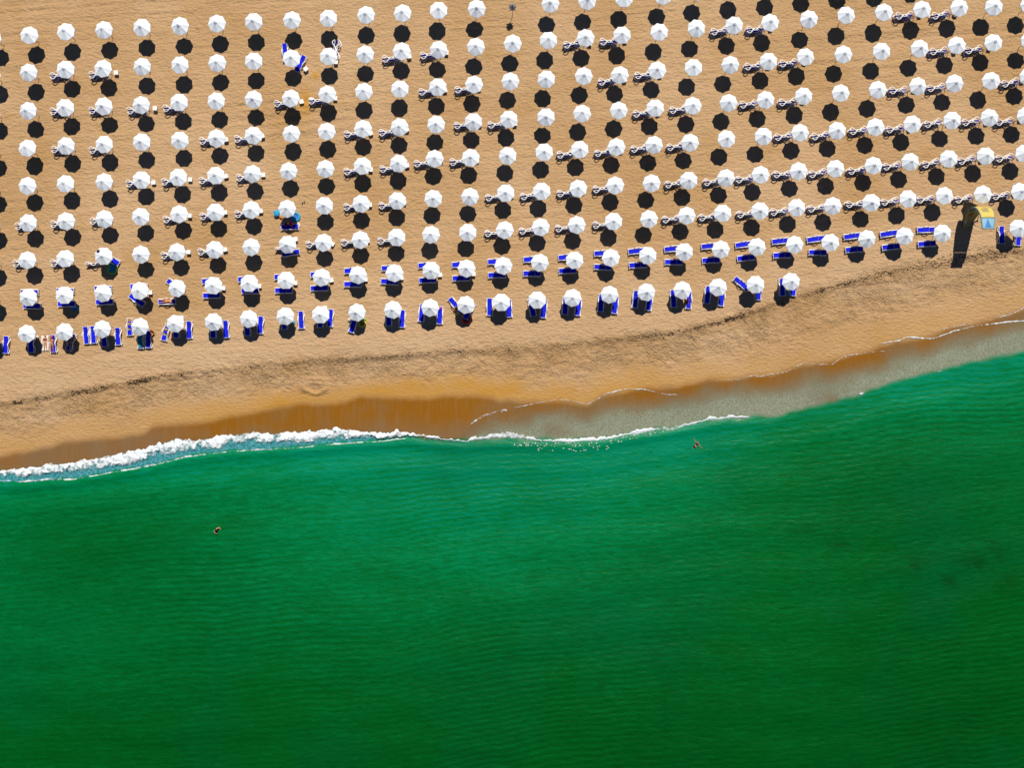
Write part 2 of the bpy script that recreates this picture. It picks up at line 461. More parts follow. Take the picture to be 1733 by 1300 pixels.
# wind and foot relief of the dry sand, lying mostly along the rows
rot = 0.08
U = X * math.cos(rot) + Y * math.sin(rot); V = -X * math.sin(rot) + Y * math.cos(rot)
warp = fbm(U * 0.4, V * 0.4, 2, 30) * 0.8
rel = 0.055 * fbm(U * 1.5, (V + warp * 0.5) * 2.7, 3, 31, 0.65)
foot = fbm(U * 1.9, V * 2.3, 3, 40, 0.6)
zone = sstep(-1.6, 0.4, D) * (1 - sstep(0.5, 0.8, wetd + WN * 0.2))
rel = rel + zone * 0.15 * foot
rub = np.exp(-((D - 0.7) / 0.9) ** 2) * (0.45 + 0.55 * vnoise(X * 0.12, 0 * X + 3, 60))
rel = rel + rub * 0.24 * np.abs(fbm(U * 1.5 + V * 0.7, V * 1.6, 3, 41)) * 1.6
track = fbm(U * 0.05, V * 1.9, 3, 50)
tr_m = sstep(14, 24, Y - X * 0.08) * (0.4 + 0.6 * sstep(-0.1, 0.4, fbm(U * 0.03, V * 0.12, 2, 51)))
rel = rel + np.maximum(tr_m, 0.45 * sstep(3, 8, Y - X * 0.09)) * 0.105 * track
for (vx, vy, sl, amp) in ((150, 33, -0.055, 0.05), (230, 22, -0.05, 0.06), (120, 8, -0.06, 0.05), (120, 330, -0.06, 0.04), (1000, 28, -0.09, 0.05), (1050, 300, -0.03, 0.04), (700, 318, -0.05, 0.04)):
    cx, cy = px2w(vx, vy)
    q = (Y - cy + sl * (X - cx)) + 0.15 * vnoise(X * 0.2, 0 * X, vx)
    m_ = sstep(26, 12, np.abs(X - cx)) * (0.4 + 0.6 * sstep(-0.3, 0.4, vnoise(X * 0.3, Y * 0.1, 70)))
    rel = rel + amp * m_ * (np.exp(-(q / 0.16) ** 2) - np.exp(-((q + 0.3) / 0.2) ** 2))
# remains of a sand castle
cx, cy = px2w(532, 652)
ex, ey = (X - cx) + 0.35 * fbm(X * 1.1, Y * 1.1, 3, 97), (Y - cy) + 0.30 * fbm(X * 1.3, Y * 1.3, 3, 98)
rr = np.sqrt((ex / 1.6) ** 2 + (ey / 1.1) ** 2)
cast = 0.30 * np.exp(-((rr - 0.85) / 0.16) ** 2) * (0.35 + 0.65 * sstep(0.4, -0.4, ey)) + 0.26 * np.exp(-((ey - 0.15 - 0.05 * ex * ex) / 0.16) ** 2 - (ex / 0.9) ** 2) + 0.22 * np.exp(-((ey - 0.75) / 0.16) ** 2 - (ex / 0.9) ** 2)
Z = Z + rel * dry * (1 - 0.9 * wetm) + cast
pale = 0.55 * sstep(0.05, 0.55, fbm(X * 0.09, Y * 0.35, 3, 80)) * sstep(1.0, 2.2, D) * (1 - damp) + 0.35 * sstep(14, 2, y_wet(X) - Y + 14) * 0
pale = np.clip(pale + 0.5 * sstep(-9, -1, D) * sstep(0.6, -0.6, D), 0, 1)
debris = np.clip(np.exp(-((D - 0.35) / 0.30) ** 2) * sstep(-0.25, 0.5, vnoise(X * 0.14, 0 * X + 9, 61) + 0.2) + 0.18 * rub, 0, 1)
# two spilled-water stains behind the back rows
for px_, py_, a_, b_ in ((516, 172, 0.85, 1.7), (534, 128, 0.5, 0.6)):
    cx, cy = px2w(px_, py_)
    st = np.exp(-(((X - cx) / a_) ** 2 + ((Y - cy) / b_) ** 2) * (1.2 + 0.9 * fbm(X * 0.9, Y * 0.9, 3, 91)))
    dampcol = np.maximum(dampcol, 0.95 * st)
gm = grid_mesh('beach_ground', X, Y, Z, M_SAND, {'wet': wetm, 'damp': dampcol, 'pale': pale, 'debris': debris * inview * 0.5, 'sheen_tint': 0.60 * sstep(0.45, 1.0, (y_wet(X) - Y) / np.maximum(y_wet(X) - y_edge(X) , 0.5) + 0.2 * fbm(X * 0.25, Y * 0.4, 3, 95)) * wetm + 0.75 * wetm * sstep(-33, -43, X + 5 * fbm(X * 0.18, Y * 0.1, 3, 96)) * (0.55 + 0.45 * sstep(-0.3, 0.3, fbm(X * 0.3, Y * 0.15, 2, 99))), 'foot': np.clip(zone * inview * (0.55 + 0.45 * sstep(-0.4, 0.5, WN)) * (1 - wetm) * 0.60, 0, 1)})
tag(link('beach_ground', gm), kind='structure')
from bisect import bisect_left
def ground_z(x, y):
    i = min(max(bisect_left(gx, x), 1), len(gx) - 1); j = min(max(bisect_left(gy, y), 1), len(gy) - 1)
    return float(max(Z[j, i], Z[j - 1, i], Z[j, i - 1], Z[j - 1, i - 1]))
def ground_m(x, y):
    i = min(max(bisect_left(gx, x), 1), len(gx) - 1); j = min(max(bisect_left(gy, y), 1), len(gy) - 1)
    return float((Z[j, i] + Z[j - 1, i] + Z[j, i - 1] + Z[j - 1, i - 1]) / 4)

# sea -------------------------------------------------------------------------
sx = axis(-61, 61, 0.16, 2500)
ss = list(np.arange(0, 62, 0.15)); st_ = 0.15
while ss[-1] < 2600: st_ *= 1.3; ss.append(ss[-1] + st_)
ss = np.array(ss)
SX, SS = np.meshgrid(sx, ss)
SY = y_swash(SX) - SS
DE = y_edge(SX) - SY                     # metres seaward of the green edge
gb = ground_base(SX, SY)
n1 = fbm(SX * 0.5, SY * 0.5, 3, 101)
film = 1 - sstep(-0.45, 0.25, DE + 0.35 * n1)
Uw = SX + 0.16 * SY; Vw = SY - 0.10 * SX + 1.4 * fbm(SX * 0.05, SY * 0.05, 2, 110) + 0.25 * fbm(SX * 0.3, SY * 0.3, 2, 111)
amp_r = 0.4 + 0.6 * sstep(-0.4, 0.4, fbm(SX * 0.06, SY * 0.09, 2, 112))
fade = sstep(75, 60, np.abs(SX)) * sstep(70, 55, SS)
wave = 0.011 * amp_r * np.sin(Vw * 2 * np.pi / 0.66) + 0.009 * fbm(SX * 0.9, Vw * 2.0, 3, 113)
wave = wave + 0.045 * fbm(SX * 0.05 + 3, Vw * 0.22, 3, 114) + 0.03 * np.sin(Vw * 2 * np.pi / 5.2 + 2 * fbm(SX * 0.06, SY * 0.06, 2, 115))
# the low crest that is about to break along the edge
crest = 0.16 * np.exp(-((DE - 0.7) / 0.55) ** 2) * sstep(38, 20, SX) + 0.05 * np.exp(-((DE - 3.4 + 0.5 * n1) / 0.7) ** 2)
SZ = np.where(film > 0.5, gb + 0.03, SEA_Z)
SZ = np.maximum(SEA_Z, gb + 0.03) + (wave * sstep(0, 2.5, DE) + crest) * fade * (1 - film)
PX = SX * S + 866.5; PY = 650 - SY * S
bank = np.exp(-((PX - 900) / 430) ** 2 - ((PY - 850) / 120) ** 2) + 0.7 * np.exp(-((PX - 820) / 300) ** 2 - ((PY - 1000) / 120) ** 2)
trough = np.exp(-((PX - 1500) / 250) ** 2 - ((PY - 860) / 170) ** 2) + 0.85 * np.exp(-((PX - 180) / 230) ** 2 - ((PY - 930) / 90) ** 2) + 0.35 * np.exp(-((PX - 60) / 260) ** 2 - ((PY - 850) / 50) ** 2)
depth = 0.62 + 0.055 * np.clip(DE, 0, 40) - 0.48 * bank + 0.75 * trough + 0.30 * fbm(SX * 0.06, SY * 0.10, 4, 120) - 0.45 * sstep(7, 0, DE)
depth = np.clip(depth, 0.05, 4.0)
weed = np.zeros_like(SX)
for wx, wy, a, b in ((1655, 955, 2.6, 1.3), (1688, 950, 1.4, 1.9), (1612, 985, 3.2, 0.9), (1380, 900, 2.2, 0.8), (1415, 925, 1.6, 0.7), (1700, 985, 1.8, 1.0), (1550, 960, 2.5, 0.8)):
    cx, cy = px2w(wx, wy, SEA_Z)
    weed = np.maximum(weed, np.exp(-((SX - cx) / a) ** 2 - ((SY - cy) / b) ** 2) * sstep(-0.5, 0.5, fbm(SX * 0.7 + SY * 0.3, SY * 0.45, 4, 130)))
bub = sstep(0.0, 3.2, SS + 0.8 * n1) * (0.54 + 0.40 * sstep(5.0, 0.5, -DE) + 0.30 * fbm(SX * 0.3, SY * 0.3, 3, 140)) * sstep(-12, 0, SX + 4 * n1)
brown = sstep(0.1, 0.6, fbm(SX * 0.2, SY * 0.25, 3, 141))
bub = np.clip(bub * (1 - 0.45 * brown), 0.0, 0.92)
sm = grid_mesh('sea', SX, SY, SZ, M_SEA, {'depth': depth, 'film': film, 'weed': weed * 0.45, 'ripple_light': -0.085 * amp_r * np.sin(Vw * 2 * np.pi / 0.66 + 0.6 * fbm(SX * 0.8, SY * 0.8, 2, 117)) * fade, 'bubbles': bub})
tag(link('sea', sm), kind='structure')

# foam ribbons ------------------------------------------------------------------
def ribbon(xs, top, bot, rows, zf, df, mat, name, label):
    xs = np.asarray(xs); t = np.linspace(0, 1, rows)
    XX, TT = np.meshgrid(xs, t)
    YY = top(XX) * (1 - TT) + bot(XX) * TT
    ZZ = zf(XX, YY, TT); A = df(XX, YY, TT)
    me = grid_mesh(name, XX, YY, ZZ, mat, {'dens': A})
    o = link(name, me); tag(o, label, 'foam', None, 'stuff'); return o
f_top = fun("0,797 40,790 100,783 150,777 190,768 220,762 245,757 270,748 300,739 330,744 370,736 410,731 440,731 461,731 500,730 534,727 573,723 612,729 677,730 720,735 742,738 775,745 790,744 806,739 845,729 880,731 905,741 960,744 1010,742 1060,733 1085,723 1110,724 1140,724 1170,714 1205,703 1240,704 1268,707")
f_bot = fun("0,818 34,820 78,815 130,816 161,811 208,802 260,794 312,779 390,770 450,767 469,766 534,760 586,754 651,749 690,743 742,744 775,747 790,748 820,744 880,744 905,747 960,750 1010,748 1060,738 1085,735 1110,730 1140,729 1170,720 1205,711 1240,709 1268,709")
X0, X1 = px2w(-40, 0, SEA_Z)[0], px2w(1268, 0, SEA_Z)[0]
xs = np.arange(X0, X1, 0.1)
def sea_z(x, y):
    return np.maximum(SEA_Z, ground_base(x, y) + 0.03)
def wiggle(f, a, fr, seed):
    return lambda x: f(x) + a * fbm(x * fr, 0 * x, 3, seed)
def big_z(x, y, t):
    big = sstep(-6, -12, x)
    lump = np.abs(fbm(x * 1.9, y * 2.1, 4, 200)) * 0.34
    prof = np.sin(np.pi * np.clip(t * 1.25, 0, 1)) ** 0.7
    return sea_z(x, y) + 0.04 + (0.17 * big + 0.07) * prof + lump * (0.25 + 0.75 * big) * prof + 0.07 * np.exp(-((t - 0.88) / 0.1) ** 2) * big
def big_d(x, y, t):
    big = sstep(-6, -12, x)
    n = fbm(x * 0.6, y * 0.6, 3, 210)
    main = (0.74 - 0.36 * t + 0.16 * n + 0.22 * fbm(x * 2.2, y * 2.2, 3, 212)) * sstep(0.0, 0.10, t) * sstep(0.95 + 0.2 * n, 0.35 + 0.2 * n, t)
    line = (0.60 + 0.25 * n + 0.2 * fbm(x * 1.8, y * 1.8, 2, 213)) * np.exp(-((t - 0.86 - 0.06 * n) / 0.075) ** 2)
    gap = 0.30 * sstep(0.42, 0.55, t) * sstep(1.0, 0.9, t)
    thin = (0.75 + 0.35 * fbm(x * 0.35, 0 * x, 3, 211)) * np.sin(np.pi * np.clip(t, 0, 1)) ** 0.5
    return np.clip(big * np.maximum(np.maximum(main, line), gap) + (1 - big) * thin, 0, 1)
ribbon(xs, wiggle(wiggle(f_top, 0.25, 0.9, 220), 0.28, 2.6, 222), wiggle(f_bot, 0.12, 0.6, 221), 30, big_z, big_d, M_FOAM, 'breaker_foam', 'thick white foam of the wave breaking along the shore')
xc = np.arange(X0, px2w(700, 0)[0], 0.15)
ribbon(xc, lambda x: f_top(x) * 0.95 + f_bot(x) * 0.05, lambda x: f_bot(x) - 0.25, 18,
       lambda x, y, t: sea_z(x, y) + 0.05 + 0.10 * np.abs(fbm(x * 1.2, y * 1.2, 3, 230)) - 0.04 * t,
       lambda x, y, t: np.clip(sstep(0, 0.2, t) * sstep(1, 0.72, t) * 0.92 * sstep(px2w(700, 0)[0], px2w(600, 0)[0], x), 0, 1), M_CHURN, 'churned_water', 'turquoise aerated water between the foam lines of the breaker')
def lace(s, w, name, label, dens=0.62, z=0.05):
    dens -= 0.04
    f = fun(s); P = pline(s)[0]
    xs = np.arange(P[0], P[-1], 0.08)
    f2 = wiggle(f, 0.10, 1.3, sum(map(ord, s)) % 97)
    ribbon(xs, lambda x: f2(x) + w * 0.3, lambda x: f2(x) - w * 0.7, 7,
           lambda x, y, t: sea_z(x, y) + z + 0.02 * np.sin(np.pi * t),
           lambda x, y, t: np.clip((dens + 0.22 * fbm(x * 0.5, 0 * x, 3, 240)) * np.where(t < 0.3, t / 0.3, 1 - (t - 0.3) / 0.7 * 0.75) * sstep(xs[0], xs[0] + 1, x) * sstep(xs[-1], xs[-1] - 1, x), 0, 1), M_FOAM, name, label)
lace("785,733 793,722 807,709 820,702 832,698 850,694 860,693 872,689", 0.75, 'swash_foam', 'curved pale foam tongue where the run-up meets the wet sand', 0.62)
lace("860,693 899,683 930,679 945,675 956,676 980,681 995,684 1010,676 1026,665 1045,661 1068,658 1094,659 1120,666 1159,670", 0.26, 'swash_foam', 'thin scalloped foam line at the middle of the shore', 0.58)
lace("1198,648 1231,643 1250,642 1275,634 1283,637 1300,634 1330,629 1345,620 1361,614 1387,617 1408,616 1428,603 1465,597 1490,594 1517,592", 0.26, 'swash_foam', 'thin foam line right of the middle at the swash edge', 0.60)
lace("1480,585 1500,579 1517,576 1539,570 1558,571 1574,573 1600,565 1621,558 1650,552 1672,549 1711,544 1733,543 1760,541", 0.40, 'swash_foam', 'brighter lower foam line near the right edge', 0.68)
lace("1563,568 1585,560 1608,553 1640,548 1672,543 1688,536 1704,534 1720,527 1733,520 1760,512", 0.26, 'swash_foam', 'thin upper foam line near the right edge', 0.60)
for s_, lb in (("1446,669 1455,667 1464,665 1472,663", 'short bright foam fleck on the green edge right of the swimmer'), ("1578,632 1586,629 1593,628 1601,627", 'small bright foam fleck on the green edge near the right')):
    lace(s_, 0.5, 'foam_fleck', lb, 0.9, 0.08)
# glinting broken foam just seaward of the edge
v = []; f = []
for i in range(170):
    u = random.random(); px_ = 870 + 280 * u; py_ = 749 + random.random() ** 1.6 * (16 if 900 < px_ < 1030 else 7) - max(0, px_ - 1010) * 0.21
    x, y = px2w(px_, py_, SEA_Z); r = random.uniform(0.02, 0.065); n = len(v)
    a = random.random() * 6
    zz = SEA_Z + 0.17 * math.exp(-((float(y_edge(x)) - y - 0.7) / 0.55) ** 2) + 0.05
    for q in range(5):
        v.append((x + r * 1.5 * math.cos(a + q * 1.257), y + r * 0.8 * math.sin(a + q * 1.257), zz))
    v.append((x, y, zz + 0.05))
    f += [(n + q, n + (q + 1) % 5, n + 5) for q in range(5)] + [(n + 4, n + 3, n + 2, n + 1, n)]
tag(link('foam_specks', mesh_from('foam_specks', v, f, M_WHITE)), 'scattered white foam specks on the green water by the edge', 'foam', None, 'stuff')

# seaweed wrack along the scarp --------------------------------------------------
v = []; f = []
segs = ((20, 36, 110), (60, 90, 60), (120, 182, 200), (215, 256, 260), (256, 330, 90), (640, 700, 60), (1090, 1215, 170), (1215, 1262, 230), (1380, 1440, 240), (1440, 1560, 260), (1560, 1630, 240), (1630, 1740, 330), (330, 640, 80), (700, 1090, 90))
for a, b, n_ in segs:
    for i in range(int(n_ * 0.5)):
        px_ = random.uniform(a, b); x, _ = px2w(px_, 0)
        y = float(y_scarp(x)) - 0.28 + random.gauss(0, 0.10 + (0.28 if px_ > 1550 else 0.10 * random.random()))
        z = ground_z(x, y); r = random.uniform(0.02, 0.075); an = random.uniform(-0.6, 0.8); n = len(v)
        for q in range(4):
            v.append((x + r * (1.9 if q % 2 == 0 else 0.7) * math.cos(an + q * math.pi / 2), y + r * (1.5 if q % 2 == 0 else 0.6) * math.sin(an + q * math.pi / 2), z + 0.005))
        v.append((x, y, z + r * 0.5))
        f += [(n + q, n + (q + 1) % 4, n + 4) for q in range(4)] + [(n + 3, n + 2, n + 1, n)]
tag(link('seaweed', mesh_from('seaweed', v, f, M_WEED)), 'dark dry seaweed scattered along the sand step', 'seaweed', None, 'stuff')

# ------------------------------------------------------------------ prototypes (mesh data)
RIM = 2.10
def canopy_mesh(k):
    rg = random.Random(50 + k)
    v = []; f = []
    n = 8
    prof = [(0.10, 2.655), (0.36, 2.49 - 0.012 * k), (0.70, 2.295 - 0.012 * k), (1.02, RIM)]
    for r, z in prof:
        for j in range(2 * n):
            a = math.pi * j / n
            mid = j % 2 == 1
            rr = r * (math.cos(math.pi / n) * (1 - 0.025 * r) if mid else 1.0)
            v.append((rr * math.cos(a), rr * math.sin(a), z - (0.018 * r if mid else 0) + rg.uniform(-.006, .006)))
    m = 2 * n
    for i in range(3):
        for j in range(m):
            f.append((i * m + j, (i + 1) * m + j, (i + 1) * m + (j + 1) % m, i * m + (j + 1) % m))
    # narrow hanging valance, cloth thickness
    base = len(v)
    for j in range(m):
        x, y, z = v[3 * m + j]
        v.append((x * 0.995, y * 0.995, z - (0.075 if j % 2 else 0.11)))
    for j in range(m):
        f.append((3 * m + j, base + j, base + (j + 1) % m, 3 * m + (j + 1) % m))
    under = len(v)
    for i in range(4):
        for j in range(m):
            x, y, z = v[i * m + j]; v.append((x * 0.985, y * 0.985, z - 0.012))
    for i in range(3):
        for j in range(m):
            f.append((under + i * m + j, under + i * m + (j + 1) % m, under + (i + 1) * m + (j + 1) % m, under + (i + 1) * m + j))
    for j in range(m):
        f.append((under + 3 * m + j, under + 3 * m + (j + 1) % m, base + (j + 1) % m, base + j))
    me = mesh_from('canopy', v, f, M_CANOPY)
    me.materials.append(M_ADDED_LINING)  # added dark underside, keeps warm bounce out of the shadows
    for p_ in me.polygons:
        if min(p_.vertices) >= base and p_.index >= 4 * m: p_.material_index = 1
    return me
CANOPY = [canopy_mesh(k) for k in range(3)]
def cap_mesh():
    v = []; f = []
    for r, z in ((0.19, 2.625), (0.05, 2.73), (0.018, 2.79)):
        for j in range(8):
            a = 2 * math.pi * j / 8; v.append((r * math.cos(a), r * math.sin(a), z))
    for i in range(2):
        for j in range(8): f.append((i * 8 + j, i * 8 + (j + 1) % 8, i * 8 + 8 + (j + 1) % 8, i * 8 + 8 + j))
    f.append(tuple(16 + j for j in range(8))); f.append(tuple(range(7, -1, -1)))
    return mesh_from('top_cap', v, f, M_CANOPY)
CAP = cap_mesh()
b = MB(); b.tube([(0, 0, -0.25), (0, 0, 2.65)], [0.03, 0.024], 8); POLE = b.mesh('pole', M_POLE, True)

# lounger, head towards +x, standing on z = 0
def lounger_parts(kind):
    P = []
    b = MB()
    ring = []
    for q in range(20):
        a = 2 * math.pi * q / 20
        ring.append((0.985 * math.copysign(abs(math.cos(a)) ** 0.25, math.cos(a)), 0.285 * math.copysign(abs(math.sin(a)) ** 0.3, math.sin(a)), 0.30))
    b.tube(ring, 0.027, 6, True)
    for x in (-0.30, 0.36): b.tube([(x, -0.27, 0.29), (x, 0.27, 0.29)], 0.02, 5)
    P.append(('bed_frame', b.mesh('bed_frame', M_WHITE, True)))
    b = MB()
    if kind == 'gap':
        b.box((-0.66, 0, 0.315), (0.56, 0.48, 0.035)); b.box((0.02, 0, 0.315), (0.28, 0.36, 0.035))
    else:
        b.box((-0.32, 0, 0.315), (1.26, 0.48, 0.035))
    P.append(('seat_sling', b.mesh('seat_sling', M_BLUE)))
    b = MB()
    if kind == 'gap':
        b.box((0.52, 0, 0.32), (0.16, 0.34, 0.03), Matrix.Rotation(-0.1, 3, 'Y'))
    else:
        mrot = Matrix.Rotation(-0.16, 3, 'Y')
        b.box((0.655, 0, 0.365), (0.60, 0.46, 0.035), mrot)
    P.append(('backrest', b.mesh('backrest', M_BLUE)))
    for s in (-1, 1):
        b = MB(); pts = []
        for i in range(33):
            x = -1.02 + 2.04 * i / 32
            z = 0.285 - 0.245 * math.cos((x + 0.0) * 2 * math.pi / 1.42 + math.pi) * (1 if abs(x) < 0.84 else max(0.25, 1 - (abs(x) - 0.84) * 5.5))
            pts.append((x, s * 0.335, max(z, 0.05)))
        b.tube(pts, 0.050, 6)
        P.append(('side_frame', b.mesh('side_frame', M_WHITE, True)))
    return P
LOUNGER = {k: lounger_parts(k) for k in ('full', 'gap')}
def place_lounger(x, y, ang, label, group, roll=0, kind='full', zoff=0.0, pitch=0):
    e = bpy.data.objects.new('sun_lounger', None); col.objects.link(e); e.empty_display_size = 0.3
    z = ground_m(x, y)
    if roll:
        e.location = (x, y, z + 0.375 + zoff)
    else:
        e.location = (x, y, z + 0.01 + zoff)
    e.rotation_euler = (R(roll), R(pitch), R(ang))
    tag(e, label, 'sun lounger', group)
    for nme, me in LOUNGER[kind]:
        link(nme, me, e)
    return e

b = MB(); b.box((0, 0, 0.40), (0.46, 0.46, 0.04)); TTOP = b.mesh('table_top', M_TABLE)
b = MB(); b.box((0, 0, 0.19), (0.38, 0.38, 0.38), None, 1.06); TBODY = b.mesh('table_body', M_TABLE)
def place_table(x, y, ang, label):
    e = bpy.data.objects.new('side_table', None); col.objects.link(e); e.location = (x, y, ground_m(x, y)); e.rotation_euler = (0, 0, R(ang)); e.empty_display_size = 0.2
    tag(e, label, 'table', 'small white cube tables beside the umbrellas')
    link('table_top', TTOP, e); link('table_body', TBODY, e)

# ------------------------------------------------------------------ umbrellas
ORD = 'zeroth first second third fourth fifth sixth seventh eighth ninth tenth eleventh twelfth thirteenth fourteenth fifteenth sixteenth seventeenth eighteenth nineteenth twentieth'.split()
for t_, w_ in ((20, 'twenty'), (30, 'thirty')):
    for o_ in range(1, 10): ORD.append(w_ + '-' + ORD[o_])
    if t_ == 20: ORD.append('thirtieth')

def place_umbrella(cx, cy, label, extra_tilt=None):
    """cx, cy: metres of the canopy centre at rim height"""
    e = bpy.data.objects.new('beach_umbrella', None); col.objects.link(e); e.empty_display_size = 0.3
    tx, ty = extra_tilt or (random.gauss(0, 1.8), random.gauss(0, 1.8))
    bx = cx - math.sin(R(ty)) * RIM; by = cy + math.sin(R(tx)) * RIM
    e.location = (bx, by, ground_m(bx, by)); e.rotation_euler = (R(tx), R(ty), random.uniform(0, math.pi / 4))
    tag(e, label, 'umbrella', 'white umbrellas standing in rows on the beach')
    link('pole', POLE, e)
    c = link('canopy', random.choice(CANOPY), e)
    link('top_cap', CAP, c)
    return bx, by

# rows of canopies: 'tile: x,y[p] ...' read off enlarged tiles, p = tipped pair of loungers (and a table) at its foot
ROWS = {
 10: "1: -50,245 192,230 431,205 677,193 924,177 1173,168 1414,152 1652,140; 2: 247,130 485,118 730,95 968,83 1205,67 1450,55; 3: 275,22 515,5 758,-10 1008,-29 1243,-55 1485,-75 1727,-92; 4: 340,-115 577,-137 825,-152 1067,-177",
 9: "1: -55,490 187,472 427,453p 673,443p 925,432 1174,420 1416,410 1653,398; 2: 245,380 487,365 724,352 963,335p 1200,318p 1443,303 1683,283; 3: 265,262 505,245p 743,227p 986,207 1225,185 1472,162p 1708,145p; 4: 330,123 575,98 825,77 1070,58p 1313,48p 1538,40 1772,28",
 8: "1: -58,735 183,720 424,704p 673,690p 920,683p 1168,667p 1409,657 1647,643; 2: 242,637p 478,612p 717,597 952,580 1197,565p 1435,550p 1670,528; 3: 248,513 492,497 732,482p 973,453p 1210,438 1448,420 1698,398p; 4: 312,373p 557,352 805,333 1053,312 1296,293p 1535,275p 1768,262",
 7: "1: -64,980 181,965 430,950p 681,940p 923,925 1170,915 1411,900p 1650,883p; 2: 243,870 475,857 710,838p 948,827p 1186,810 1427,793p 1663,775p; 3: 242,760 485,740 723,722 961,702p 1203,688p 1437,668 1678,650p; 4: 297,627p 540,607 783,583 1037,565p 1275,540p 1523,520 1760,500p",
 6: "5: -66,70 178,55 428,42 678,30 920,18p 1163,0p 1408,-10p 1645,-26p; 2: 225,1115 465,1100 710,1082p 943,1063p 1177,1040p 1412,1028p 1652,1013; 3: 235,992 467,977p 708,955p 947,943p 1184,925p 1423,905 1662,888; 4: 273,868p 515,850p 765,827p 1007,808p 1262,783p 1508,765p 1743,755p",
 5: "5: -62,310 182,297p 430,287p 680,272p 917,257 1168,240p 1403,228p 1638,212p; 6: 215,203 457,185 698,172p 933,153p 1168,140 1405,122 1640,103p; 7: 220,92p 458,72p 698,52p 935,38 1176,20p 1417,3p 1647,-17p; 4: 263,1115p 505,1097p 752,1078p 990,1053p 1243,1033p 1485,1015p 1733,1000p",
 4: "5: -64,555 180,543p 428,533p 674,515 917,503 1152,485p 1398,472p 1637,455; 6: 212,437 452,425p 693,408p 928,392p 1155,375 1392,360 1635,343p; 7: 212,325p 447,310p 687,288p 918,272 1163,250p 1400,235p 1640,218p; 8: 250,200p 487,182p 733,162p 975,143p 1217,122p 1467,107p 1707,93p",
}
# here every upright lounger is listed with its own centre and heading: x,y,heading
L2 = "5: -66,795 | 182,783 192,750,0 207,838,-2 | 422,770 425,741,0 432,825,1 | 670,755 672,726,0 682,812,3 | 912,740 905,712,0 893,800,-35 | 1155,722 1135,706,-38 1088,810,2 | 1392,708 1372,676,2 1380,770,2 | 1627,692 1607,664,2 1630,740,0; " \
     "6: 210,673 188,648,2 193,737,1 | 440,655 424,632,3 425,722,2 | 677,637 644,608,3 643,697,0 | 915,625 888,593,0 883,680,-3 | 1153,608 1126,574,2 1132,670,3 | 1385,592 1346,568,3 1350,657,2 | 1625,577 1580,550,2 1582,637,2; " \
     "7: 203,558 157,535,2 155,627,0 | 435,543 384,520,5 387,608,3 | 670,525 617,495,2 617,585,-2 | 910,510 840,480,6 845,572,3 | 1145,487 1075,466,5 1078,552,0 | 1386,470 1316,448,5 1322,540,3 | 1622,455 1538,437,8 1550,525,6; " \
     "8: 238,440 147,415,6 155,507,3 | 470,423 375,402,8 388,490,-1 | 708,402 615,383,8 627,470,5 | 955,383 853,367,9 865,453,7 | 1200,365 1095,342,2 1100,433,4 | 1697,332 1587,375,92 1697,388,88"
L1 = "5: -70,1040 37,1092,86 | 175,1020 203,1085,88 345,1085,92 | 420,1008 462,1075,70 | 665,990 560,1030,94 608,1026,92 678,1047,92 768,1037,92 | 910,972 845,975,90g 915,1060,90 967,1056,90 | 1143,955 1079,1010,74g 1147,990,90 1232,995,91 | 1387,943 1388,990,90 1472,990,93 | 1622,925 1612,975,90 1697,963,86; " \
     "6: 203,907 197,934,90 306,930,92 | 435,897 430,922,90 496,917,85 | 670,880 648,957,72 | 905,863 877,912,90 965,922,87 | 1145,850 1092,885,84 1210,900,88 | 1378,832 1312,832,130 1402,872,60 | 1612,815 1535,845,90 1660,855,93; " \
     "7: 192,800 155,850,102 232,860,84 | 420,785 372,837,88 457,845,83 | 663,768 605,818,86 697,832,84 | 900,750 830,795,84 920,812,83 | 1135,733 1077,790,94 1177,800,88 | 1370,715 1300,766,85 1392,782,84 | 1613,698 1520,693,140 1632,742,88; " \
     "8: 215,680 157,716,93 230,716,88"

def slot(row, idx, cut):
    if cut: return 'umbrella cut off by the left edge, %s row from sea' % ORD[row]
    return '%s umbrella from left, %s row from sea' % (ORD[idx], ORD[row])

